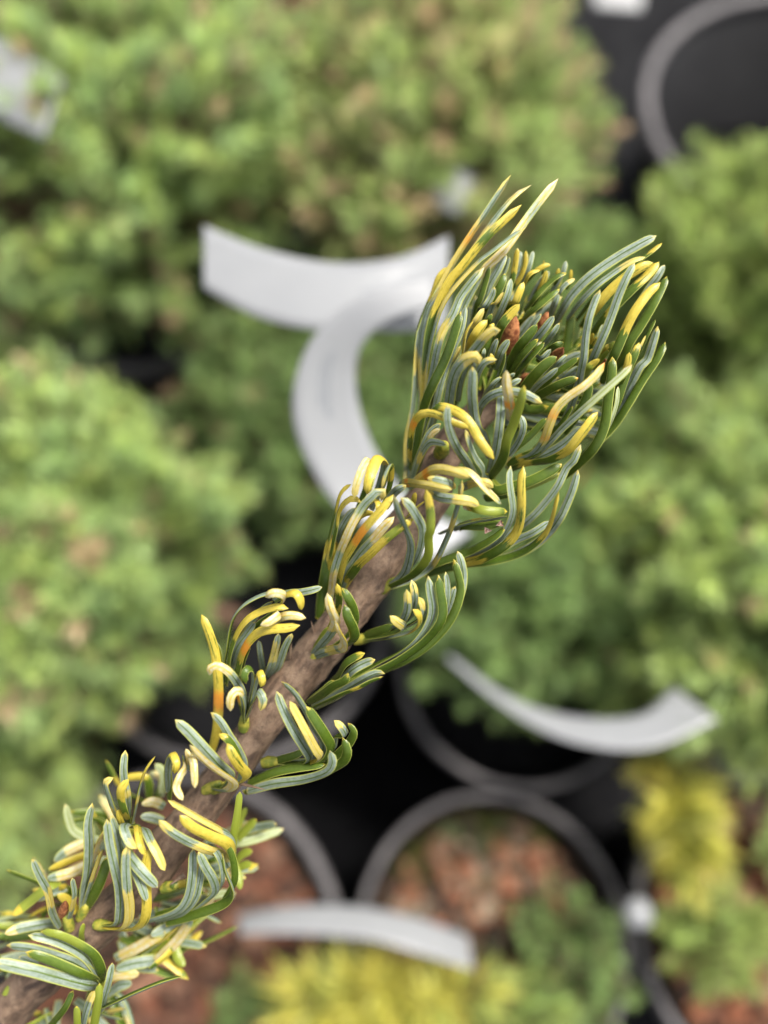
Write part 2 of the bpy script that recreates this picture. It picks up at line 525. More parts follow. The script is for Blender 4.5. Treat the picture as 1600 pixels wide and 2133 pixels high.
def shrub(root_xy, z0, crown, radii, label, seed, n=620, tones=None, tips=None, tan=0.06, nlen=0.0125, nwid=0.00095, slen=(0.010, 0.024),
          per=38, lobes=0.42, up=0.40, spread=1.15, name='dwarf_spruce', cat='shrub', group='dwarf conifer shrubs in pots', lowest=-0.75, droop=0.0):
    g_ = np.random.default_rng(seed)
    cx, cy, cz = crown
    root = thing(name, (root_xy[0], root_xy[1], z0), label, cat, group)
    c = np.array(crown); rad = np.array(radii)
    # trunk from the soil to the crown's middle
    p0 = np.array([root_xy[0], root_xy[1], z0 - 0.01]); p1 = c + np.array([0, 0, rad[2] * 0.35])
    segs = []
    prev = p0
    for i in range(1, 7):
        t = i / 6
        q = p0 * (1 - t) + p1 * t + np.array([g_.normal(0, 0.003), g_.normal(0, 0.003), 0])
        segs.append((prev, q, 0.0075 * (1 - 0.75 * (i - 1) / 6), 0.0075 * (1 - 0.75 * t)))
        prev = q
    v, f = tubes(segs, 8)
    put('trunk', mesh_np('trunk', v, f), M_WOOD, root)
    base, dirs, lens, t0, t1, bseg = [], [], [], [], [], []
    tones = np.array(tones); tips = np.array(tips)
    while len(base) < n:
        d = g_.normal(0, 1, 3); d /= np.linalg.norm(d)
        if d[2] < lowest: continue
        lob = 1 + lobes * (noise.noise(Vector((d[0] * 2.6 + seed, d[1] * 2.6, d[2] * 2.6))) + 0.6 * noise.noise(Vector((d[0] * 6 + seed, d[1] * 6, d[2] * 6))))
        depth = g_.uniform(0.94, 1.05) if g_.random() < 0.70 else g_.uniform(0.6, 0.94)
        L = g_.uniform(*slen)
        tip = c + d * rad * lob * depth
        nrm = d / rad; nrm /= np.linalg.norm(nrm)
        dr = nrm + np.array([0, 0, up]) + g_.normal(0, 0.30, 3)
        dr /= np.linalg.norm(dr)
        b = tip - dr * L
        base.append(b); dirs.append(dr); lens.append(L)
        k = g_.integers(len(tones))
        vv = g_.uniform(0.7, 1.15)
        t0.append(tones[k] * vv)
        if g_.random() < tan: t1.append(np.array([0.62, 0.42, 0.27]) * g_.uniform(0.8, 1.2)); t0[-1] = t0[-1] * 0.5 + t1[-1] * 0.4
        else: t1.append(tips[g_.integers(len(tips))] * vv)
        if g_.random() < 0.2:
            q = c + (b - c) * 0.45 + np.array([0, 0, -0.012])
            bseg.append((q, b, 0.0017, 0.0010))
            h = p0 * 0.35 + p1 * 0.65
            if g_.random() < 0.25: bseg.append((h + (p1 - h) * g_.uniform(-0.6, 0.6), q, 0.0030, 0.0017))
        bseg.append((b, b + dr * L * 0.9, 0.0009, 0.0005))
    base, dirs, lens = np.array(base), np.array(dirs), np.array(lens)
    v, f = tubes(bseg, 4)
    o = put('branches', mesh_np('branches', v, f), M_WOOD, root); o['kind'] = 'stuff'
    V, T, Cc = needle_cloud(base, dirs, lens, per, nlen, nwid, np.array(t0), np.array(t1), spread, seed, droop)
    me = mesh_np('foliage', V, T, False)
    set_color(me, 'tint', Cc)
    o = put('foliage', me, M_LEAF, root); o['kind'] = 'stuff'
    return root


BRIGHT = [(0.270, 0.400, 0.135), (0.225, 0.370, 0.145), (0.310, 0.425, 0.125), (0.240, 0.375, 0.165)]
BRIGHT_T = [(0.54, 0.67, 0.240), (0.48, 0.63, 0.260), (0.58, 0.70, 0.210)]
OLIVE = [(0.260, 0.360, 0.115), (0.300, 0.400, 0.125), (0.220, 0.330, 0.120)]
OLIVE_T = [(0.54, 0.66, 0.230), (0.49, 0.62, 0.220), (0.62, 0.64, 0.27)]
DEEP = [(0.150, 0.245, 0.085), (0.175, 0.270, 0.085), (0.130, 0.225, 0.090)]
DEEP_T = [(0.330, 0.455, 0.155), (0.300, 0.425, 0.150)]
LIME = [(0.255, 0.345, 0.100), (0.285, 0.375, 0.110), (0.220, 0.315, 0.100)]
LIME_T = [(0.48, 0.58, 0.170), (0.43, 0.55, 0.160)]
GOLD = [(0.60, 0.55, 0.090), (0.66, 0.58, 0.105), (0.44, 0.49, 0.095), (0.26, 0.37, 0.110)]
GOLD_T = [(0.78, 0.70, 0.160), (0.74, 0.67, 0.150)]

POTS = dict(
    front_mid=(0.0664, -0.0649, 0.084, 0.17), front_left=(-0.135, -0.080, 0.112, 0.17), mid=(0.0941, 0.1035, 0.085, 0.17),
    mid_left=(-0.106, 0.1445, 0.112, 0.17), right=(0.2425, -0.0601, 0.090, 0.17), top_right=(0.4142, 0.6217, 0.170, 0.17),
    a=(-0.205, 0.445, 0.108, 0.17), b=(0.030, 0.535, 0.108, 0.17), d=(-0.028, 0.338, 0.083, 0.15), f2=(0.268, 0.172, 0.084, 0.16),
    e=(0.275, 0.372, 0.088, 0.17), h=(-0.335, 0.070, 0.088, 0.15), far=(-0.085, 0.765, 0.108, 0.17), g=(0.125, 0.345, 0.062, 0.14), low=(-0.012, -0.222, 0.074, 0.16))
P = POTS
pot(*P['front_mid'], 'black round pot of red bark mulch with green seedlings, lower middle', 0.022, 380, seed=2,
    pal=np.array([(0.32, 0.13, 0.070), (0.22, 0.085, 0.045), (0.33, 0.18, 0.11), (0.09, 0.055, 0.036), (0.26, 0.21, 0.15), (0.05, 0.036, 0.028), (0.085, 0.10, 0.045)]))
pot(*P['front_left'], 'wide black pot of red bark mulch under the bare end of the pine branch', 0.022, 600, seed=3,
    pal=np.array([(0.24, 0.095, 0.052), (0.19, 0.072, 0.040), (0.15, 0.065, 0.04), (0.28, 0.15, 0.095), (0.09, 0.045, 0.03), (0.05, 0.03, 0.022)]))
pot(*P['mid'], 'black pot with dark bare inside below the long curved white tag', 0.055, 0, True, seed=4)
pot(*P['mid_left'], 'wide black pot holding the pale green shrub left of the pine branch', 0.06, 0, True, seed=5)
pot(*P['right'], 'black pot of red bark mulch cut by the lower right edge', 0.018, 420, seed=6)
pot(*P['top_right'], 'big empty-looking black pot in the top right corner', 0.14, 0, True, seed=7)
pot(*P['a'], 'black pot under the bright shrub in the top left corner', 0.03, 0, True, seed=8)
pot(*P['b'], 'black pot under the olive shrub at top centre', 0.03, 0, True, seed=9)
pot(*P['d'], 'black pot under the shaded shrub behind the two white tags', 0.03, 0, True, seed=10)
pot(*P['f2'], 'black pot under the wide green shrub at the right edge', 0.03, 0, True, seed=11)
pot(*P['e'], 'black pot under the yellow-green shrub at upper right', 0.03, 0, True, seed=12)
pot(*P['g'], 'small black pot under the low green shrub behind the needle rosette', 0.03, 0, True, seed=16)
pot(*P['h'], 'black pot under the dim shrub at the left edge', 0.03, 0, True, seed=13)
pot(*P['far'], 'black pot of brown mulch glimpsed between the two top shrubs', 0.02, 160, seed=14)
pot(*P['low'], 'black pot holding the yellow seedling at the bottom edge', 0.025, 100, seed=15)


def soil_z(k, drop): return P[k][3] - drop


shrub(P['a'][:2], soil_z('a', 0.03), (-0.205, 0.440, 0.298), (0.145, 0.134, 0.112), 'bright yellow-green needled shrub filling the top left corner', 21,
      n=2700, tones=BRIGHT, tips=BRIGHT_T, tan=0.10)
shrub(P['b'][:2], soil_z('b', 0.03), (0.028, 0.468, 0.285), (0.108, 0.120, 0.095), 'olive green shrub with tan tips at top centre above the yellow needle tips', 22,
      n=2600, tones=OLIVE, tips=OLIVE_T, tan=0.20)
shrub(P['mid_left'][:2], soil_z('mid_left', 0.06), (-0.178, 0.141, 0.298), (0.086, 0.082, 0.076), 'pale green bushy shrub left of the pine branch', 23,
      n=2200, tones=BRIGHT, tips=BRIGHT_T, tan=0.08)
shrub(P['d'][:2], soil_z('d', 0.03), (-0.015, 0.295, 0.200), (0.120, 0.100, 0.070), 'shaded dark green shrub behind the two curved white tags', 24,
      n=2200, tones=DEEP, tips=DEEP_T, tan=0.05)  # darker palette puts the shadow on this low shrub into its colour
shrub(P['e'][:2], soil_z('e', 0.03), (0.258, 0.330, 0.290), (0.082, 0.080, 0.080), 'smooth yellow-green shrub at upper right below the big empty pot', 25,
      n=1700, tones=LIME, tips=LIME_T, tan=0.0)
shrub(P['mid'][:2], soil_z('mid', 0.055), (0.088, 0.140, 0.248), (0.074, 0.072, 0.055), 'shade-darkened green shrub right of the pine branch above the long curved tag', 26,
      n=1500, tones=DEEP, tips=DEEP_T, tan=0.0)  # dark tones paint in the shade on this lower shrub
shrub(P['f2'][:2], soil_z('f2', 0.03), (0.208, 0.135, 0.280), (0.086, 0.098, 0.072), 'wide mid green shrub at the right edge above the golden seedling', 27,
      n=2200, tones=OLIVE, tips=BRIGHT_T, tan=0.02)
shrub(P['h'][:2], soil_z('h', 0.03), (-0.262, 0.052, 0.225), (0.085, 0.100, 0.070), 'dim green shrub at the left edge below the pale green shrub', 28,
      n=1500, tones=OLIVE, tips=BRIGHT_T, tan=0.0)

shrub(P['g'][:2], soil_z('g', 0.03), (0.132, 0.330, 0.232), (0.074, 0.088, 0.058), 'low mid green shrub behind the right side of the needle rosette', 29,
      n=1400, tones=OLIVE, tips=DEEP_T, tan=0.02)

# seedlings in the front pots
seed_group = 'small conifer seedlings in the front pots'
shrub((0.100, -0.072), soil_z('front_mid', 0.022), (0.106, -0.076, 0.183), (0.032, 0.036, 0.024), 'dark green bushy seedling in the lower middle pot', 31,
      n=95, tones=DEEP, tips=DEEP_T, tan=0.0, slen=(0.018, 0.032), per=34, nlen=0.011, name='conifer_seedling', cat='seedling', group=seed_group, lowest=-0.1)
shrub((0.075, -0.110), soil_z('front_mid', 0.022), (0.078, -0.105, 0.190), (0.030, 0.026, 0.026), 'bright green seedling at the bottom edge of the lower middle pot', 32,
      n=60, tones=OLIVE, tips=LIME_T, tan=0.0, slen=(0.018, 0.030), per=34, nlen=0.012, name='conifer_seedling', cat='seedling', group=seed_group, lowest=-0.1)
shrub((-0.005, -0.180), soil_z('low', 0.025), (0.000, -0.088, 0.214), (0.054, 0.013, 0.014), 'golden yellow long-needled seedling below the flat white tag', 33,
      n=36, tones=GOLD, tips=GOLD_T, tan=0.0, slen=(0.016, 0.030), per=34, nlen=0.030, nwid=0.0015, spread=0.8, name='variegated_seedling', cat='seedling', group=seed_group, lowest=-0.2, droop=0.35)
shrub((0.200, -0.055), soil_z('right', 0.018), (0.168, 0.006, 0.225), (0.016, 0.036, 0.026), 'golden yellow upright seedling leaning over the pot at lower right', 34,
      n=34, tones=GOLD, tips=GOLD_T, tan=0.0, slen=(0.016, 0.028), per=34, nlen=0.022, nwid=0.0014, spread=0.9, name='variegated_seedling', cat='seedling', group=seed_group, lowest=-0.2)
shrub((0.205, -0.062), soil_z('right', 0.018), (0.190, -0.062, 0.200), (0.034, 0.026, 0.026), 'lime green seedling beside the white bead at lower right', 35,
      n=60, tones=LIME, tips=LIME_T, tan=0.0, slen=(0.018, 0.028), per=34, nlen=0.013, name='conifer_seedling', cat='seedling', group=seed_group, lowest=-0.1)
shrub((0.262, -0.010), soil_z('right', 0.018), (0.262, -0.012, 0.185), (0.030, 0.026, 0.022), 'olive green seedling at the right edge of the photo', 36,
      n=45, tones=OLIVE, tips=OLIVE_T, tan=0.0, slen=(0.018, 0.028), per=34, nlen=0.013, name='conifer_seedling', cat='seedling', group=seed_group, lowest=-0.1)
shrub((-0.078, -0.115), soil_z('front_left', 0.022), (-0.070, -0.108, 0.170), (0.038, 0.026, 0.018), 'dark blue-green seedling at the bottom edge beside the pine branch', 37,
      n=48, tones=DEEP, tips=DEEP_T, tan=0.0, slen=(0.016, 0.026), per=30, nlen=0.012, name='conifer_seedling', cat='seedling', group=seed_group, lowest=-0.1)


# moss round the inside of the front pots
def moss(label, cx, cy, r, a0, a1, z, n, seed, tones):
    g_ = np.random.default_rng(seed)
    a = g_.uniform(a0, a1, n); rr = r - np.abs(g_.normal(0, 0.010, n))
    base = np.stack([cx + rr * np.cos(a), cy + rr * np.sin(a), np.full(n, z)], 1)
    d = g_.normal(0, 0.35, (n, 3)) + np.array([0, 0, 1.0]); d /= np.linalg.norm(d, axis=1, keepdims=True)
    tn = np.array(tones)[g_.integers(len(tones), size=n)]
    V, T, Cc = needle_cloud(base, d, np.full(n, 0.006), 10, 0.004, 0.0009, tn, tn * 1.3, 1.0, seed)
    me = mesh_np('moss', V, T, False)
    set_color(me, 'tint', Cc)
    tag(put('moss', me, M_LEAF), label, 'moss', None, 'stuff')


MOSS = [(0.10, 0.12, 0.02), (0.07, 0.09, 0.02), (0.14, 0.14, 0.03)]
moss('green moss on the soil along the far rim of the lower middle pot', 0.0664, -0.0649, 0.070, 0.9, 2.6, 0.149, 260, 5, MOSS)


# ------------------------------------------------------------------ white plastic tags
def strip(name, A, B, label, mat, thick=0.0005, cat='plant tag', group='white plastic plant tags', sub=10):
    """A, B: matching lists of (px, py, depth) along the two long edges"""
    def curve(pts):
        P_ = [at_depth(*p) for p in pts]
        out = []
        n = len(P_)
        for i in range(n - 1):
            p0, p1, p2, p3 = P_[max(i - 1, 0)], P_[i], P_[i + 1], P_[min(i + 2, n - 1)]
            for k in range(sub):
                t = k / sub
                out.append(0.5 * ((2 * p1) + (p2 - p0) * t + (2 * p0 - 5 * p1 + 4 * p2 - p3) * t * t + (3 * p1 - p0 - 3 * p2 + p3) * t ** 3))
        out.append(P_[-1])
        return out
    a, b = curve(A), curve(B)
    bm = bmesh.new()
    uvl = bm.loops.layers.uv.new('UVMap')
    n = len(a)
    W = 6
    grid = []
    for i in range(n):
        tang = (a[min(i + 1, n - 1)] - a[max(i - 1, 0)]).normalized()
        wd = (b[i] - a[i])
        nr = tang.cross(wd).normalized() * thick * 0.5
        grid.append([[bm.verts.new(a[i] + wd * (j / W) + nr * s) for j in range(W + 1)] for s in (1, -1)])

    def face(vs, uvs):
        f = bm.faces.new(vs)
        f.smooth = True
        for lp, q in zip(f.loops, uvs): lp[uvl].uv = q
    for i in range(n - 1):
        for j in range(W):
            u0, u1, v0, v1 = i / (n - 1), (i + 1) / (n - 1), j / W, (j + 1) / W
            q = [(u0, v0), (u1, v0), (u1, v1), (u0, v1)]
            for s in (0, 1):
                vs = [grid[i][s][j], grid[i + 1][s][j], grid[i + 1][s][j + 1], grid[i][s][j + 1]]
                face(vs if s == 0 else vs[::-1], q if s == 0 else q[::-1])
        for j in (0, W):
            vs = [grid[i][0][j], grid[i][1][j], grid[i + 1][1][j], grid[i + 1][0][j]]
            face(vs if j == 0 else vs[::-1], [(0, 0)] * 4)
    for i in (0, n - 1):
        for j in range(W):
            vs = [grid[i][0][j], grid[i][0][j + 1], grid[i][1][j + 1], grid[i][1][j]]
            face(vs if i == 0 else vs[::-1], [(0, 0)] * 4)
    me = bpy.data.meshes.new(name)
    bm.normal_update()
    bm.to_mesh(me); bm.free()
    return tag(put(name, me, mat), label, cat, group)


strip('plant_tag', [(424, 470, .275), (560, 522, .270), (700, 548, .268), (830, 536, .272), (935, 492, .282)],
      [(424, 600, .268), (540, 662, .262), (680, 690, .258), (800, 690, .262), (930, 690, .275)],
      'broad white curved tag left of the needle rosette, upper of two joined tags', M_TAGP)
strip('plant_tag', [(905, 640, .2600), (815, 668, .2585), (757, 715, .2600), (740, 780, .2630), (754, 870, .2665), (800, 970, .270), (870, 1050, .273), (985, 1110, .276)],
      [(900, 575, .2605), (770, 608, .2570), (676, 672, .2565), (622, 765, .2580), (611, 870, .2600), (645, 970, .262), (720, 1070, .264), (900, 1170, .268)],
      'narrow white tag curling down behind the pine branch, lower of two joined tags', M_TAGQ)
strip('plant_tag', [(935, 1362, .40), (1050, 1445, .385), (1180, 1490, .375), (1330, 1490, .37), (1400, 1430, .38)],
      [(930, 1372, .40), (1060, 1480, .375), (1190, 1545, .36), (1350, 1560, .355), (1495, 1500, .36)],
      'long curved white tag over the dark pot right of centre', M_TAG)
strip('plant_tag', [(495, 1905, .40), (620, 1885, .40), (760, 1890, .40), (880, 1915, .40), (975, 1950, .405)],
      [(500, 1945, .385), (620, 1945, .385), (760, 1955, .385), (870, 1985, .385), (985, 2020, .39)],
      'flat white tag lying above the golden seedling at the bottom', M_TAG)
strip('plant_tag', [(-90, 40, .43), (20, 92, .425), (130, 165, .42)], [(-120, 190, .42), (-10, 242, .415), (92, 288, .41)],
      'white tag among the needles at the top left edge', M_TAG)
strip('plant_tag', [(905, 330, .50), (960, 345, .49), (1005, 385, .49)], [(900, 425, .49), (950, 445, .48), (1000, 430, .49)],
      'small white tag end on the shrub above the rosette', M_TAG)
strip('plant_tag', [(1235, -30, .75), (1290, -28, .75), (1340, -20, .75)], [(1240, 15, .75), (1290, 20, .75), (1335, 22, .75)],
      'white tag cut by the top edge beside the big black pot', M_TAG)
strip('plant_tag', [(1515, 1760, .52), (1540, 1765, .52), (1560, 1780, .52)], [(1512, 1800, .52), (1535, 1810, .52), (1558, 1810, .52)],
      'tiny pale tag corner on the mulch at the right edge', M_TAG)
bm = bmesh.new()
bmesh.ops.create_icosphere(bm, subdivisions=3, radius=0.0078)
for v in bm.verts:
    v.co *= 1 + 0.10 * noise.noise(v.co * 180)
    v.co.z *= 0.75
    v.co += at_z(1330, 1903, 0.235)
for f in bm.faces: f.smooth = True
me = bpy.data.meshes.new('white_bead'); bm.to_mesh(me); bm.free()
tag(put('white_bead', me, M_TAG), 'round white bead beside the right rim of the lower middle pot', 'bead')

# ------------------------------------------------------------------ the pine branch in focus
TILES = dict(A=(840, 340, 16 / 3), B=(1100, 460, 16 / 3), C=(840, 600, 16 / 3), D=(1100, 700, 16 / 3), E=(840, 820, 16 / 3),
             F=(660, 930, 16 / 3), G=(960, 940, 16 / 3), H=(640, 1140, 40 / 9), I=(400, 1190, 16 / 3), J=(400, 1180, 3.636),
             K=(160, 1440, 3.636), L=(0, 1550, 4.0), M=(0, 1833, 4.0), X=(0, 0, 1.0))


def tw(x, y, z):
    return at_depth(x, y, D0 - z / 1000.0)


def catmull(pts, n):
    """resample a polyline of Vectors (any dimension tuple) smoothly by arc length"""
    Pn = np.array(pts, float)
    m = len(Pn)
    dense = []
    for i in range(m - 1):
        p0, p1, p2, p3 = Pn[max(i - 1, 0)], Pn[i], Pn[i + 1], Pn[min(i + 2, m - 1)]
        if i == 0: p0 = 2 * p1 - p2
        if i == m - 2: p3 = 2 * p2 - p1
        for k in range(12):
            t = k / 12
            dense.append(0.5 * ((2 * p1) + (p2 - p0) * t + (2 * p0 - 5 * p1 + 4 * p2 - p3) * t * t + (3 * p1 - p0 - 3 * p2 + p3) * t ** 3))
    dense.append(Pn[-1])
    dense = np.array(dense)
    s = np.r_[0, np.cumsum(np.linalg.norm(np.diff(dense, axis=0), axis=1))]
    q = np.linspace(0, s[-1], n)
    return np.stack([np.interp(q, s, dense[:, k]) for k in range(dense.shape[1])], 1), s[-1]


PROF = np.array([(-.50, 0), (-.41, -.10), (-.22, -.18), (0, -.21), (.22, -.18), (.41, -.10), (.50, 0), (.41, .045), (.2, .10), (0, .16), (-.2, .10), (-.41, .045)])
PU = np.array([0, .08, .20, .30, .40, .52, .60, .66, .73, .80, .87, .94, 1.0])


def needle_mesh(pts, w, roll, bands, nseg=26, twist=0.0, tip_yellow=0.055, blunt=0.09):
    """pts: world points base -> tip"""
    C_, L = catmull(pts, nseg + 1)
    T = np.gradient(C_, axis=0); T /= np.linalg.norm(T, axis=1, keepdims=True)
    view = np.array([list((CAM - Vector(c)).normalized()) for c in C_])
    # start frame where the needle is seen most from the side
    k0 = int(np.argmax(np.linalg.norm(np.cross(T, view), axis=1)))
    U0 = view[k0] - T[k0] * np.dot(view[k0], T[k0]); U0 /= np.linalg.norm(U0)
    q = Matrix.Rotation(math.radians(roll), 3, Vector(T[k0]))
    U = np.zeros_like(C_); U[k0] = np.array(q @ Vector(U0))
    for i in list(range(k0 + 1, len(C_))):
        a = U[i - 1] - T[i] * np.dot(U[i - 1], T[i]); U[i] = a / np.linalg.norm(a)
    for i in range(k0 - 1, -1, -1):
        a = U[i + 1] - T[i] * np.dot(U[i + 1], T[i]); U[i] = a / np.linalg.norm(a)
    S = np.cross(T, U)
    t = np.linspace(0, 1, nseg + 1)
    tl = L * (1 - t)                     # distance from the tip, m
    bl = max(w * 1.15, L * blunt * 0.6)
    x = np.clip(tl / bl, 0, 1)
    prof = np.clip(1 - (1 - x) ** 2.1, 0.0, 1) ** 0.52 * 0.95 + 0.05
    prof = prof * np.interp(t, [0, 0.12, 0.35, 0.8, 1], [0.74, 0.90, 1.02, 0.95, 0.84])
    if twist:
        an = np.radians(twist) * (t - 0.5)
        U2 = U * np.cos(an)[:, None] + S * np.sin(an)[:, None]
        S = np.cross(T, U2); U = U2
    np_ = len(PROF)
    V = np.zeros((nseg + 1, np_, 3))
    for j, (px, py) in enumerate(PROF):
        V[:, j] = C_ + S * (px * w * prof)[:, None] + U * (py * w * prof)[:, None]
    verts = np.concatenate([V.reshape(-1, 3), C_[:1], C_[-1:] + T[-1:] * w * 0.02])
    quads = []
    uv = []
    vm = t * L * 1000.0
    for i in range(nseg):
        for j in range(np_):
            k = (j + 1) % np_
            quads.append((i * np_ + j, i * np_ + k, (i + 1) * np_ + k, (i + 1) * np_ + j))
            uv += [(PU[j], vm[i]), (PU[j + 1], vm[i]), (PU[j + 1], vm[i + 1]), (PU[j], vm[i + 1])]
    tris = []
    tuv = []
    e = len(verts) - 1
    for j in range(np_):
        k = (j + 1) % np_
        tris.append((nseg * np_ + j, nseg * np_ + k, e)); tuv += [(PU[j], vm[-1]), (PU[j + 1], vm[-1]), (PU[j], vm[-1])]
    me = bpy.data.meshes.new('needle')
    me.from_pydata([tuple(v) for v in verts], [], [tuple(q_) for q_ in quads] + tris)
    me.polygons.foreach_set('use_smooth', np.ones(len(me.polygons), dtype=bool))
    ev = np.zeros(len(me.edges) * 2, dtype=np.int32)
    me.edges.foreach_get('vertices', ev)
    ev = ev.reshape(-1, 2)
    m_ = ev[:, 0] % np_
    shp = ((np.abs(ev[:, 0] - ev[:, 1]) == np_) & ((m_ == 0) | (m_ == 6) | (m_ == 9)) & (ev.max(1) < (nseg + 1) * np_))
    sa = me.attributes.new('sharp_edge', 'BOOLEAN', 'EDGE')
    sa.data.foreach_set('value', shp)
    ul = me.uv_layers.new(name='UVMap')
    ul.data.foreach_set('uv', np.array(uv + tuv, dtype=np.float32).ravel())
    # bands, given from the tip
    tt = 1 - t
    Yb, Ob, Pb = np.zeros(nseg + 1), np.zeros(nseg + 1), np.zeros(nseg + 1)

    def soft(a, b):
        k = 0.085
        return np.clip((tt - a) / k + 0.5, 0, 1) * np.clip((b - tt) / k + 0.5, 0, 1)
    Yb = np.maximum(Yb, 0.9 * np.clip((tip_yellow - tt) / 0.05 + 0.4, 0, 1))
    for kind, a, b in bands:
        if a <= 0:
            b = b * (0.6 if b <= 0.08 else 0.85 if b < 0.2 else 1.0)
            a = -1
        if b >= 1: b = 2
        m = soft(a, b)
        if kind == 'Y': Yb = np.maximum(Yb, m * 0.80)
        elif kind == 'O': Ob = np.maximum(Ob, m); Yb = np.maximum(Yb, m)
        elif kind == 'P': Pb = np.maximum(Pb, m); Yb = np.maximum(Yb, m)
        elif kind == 'L': Pb = np.maximum(Pb, m * 0.9)
    Yb = np.maximum(Yb, 0.55 * np.clip((tt - 0.965) / 0.03, 0, 1))
    col = np.stack([Yb, Ob, Pb], 1)
    col = np.concatenate([np.repeat(col, np_, 0), col[:1], col[-1:]])
    set_color(me, 'band', col)
    me.update()
    return me


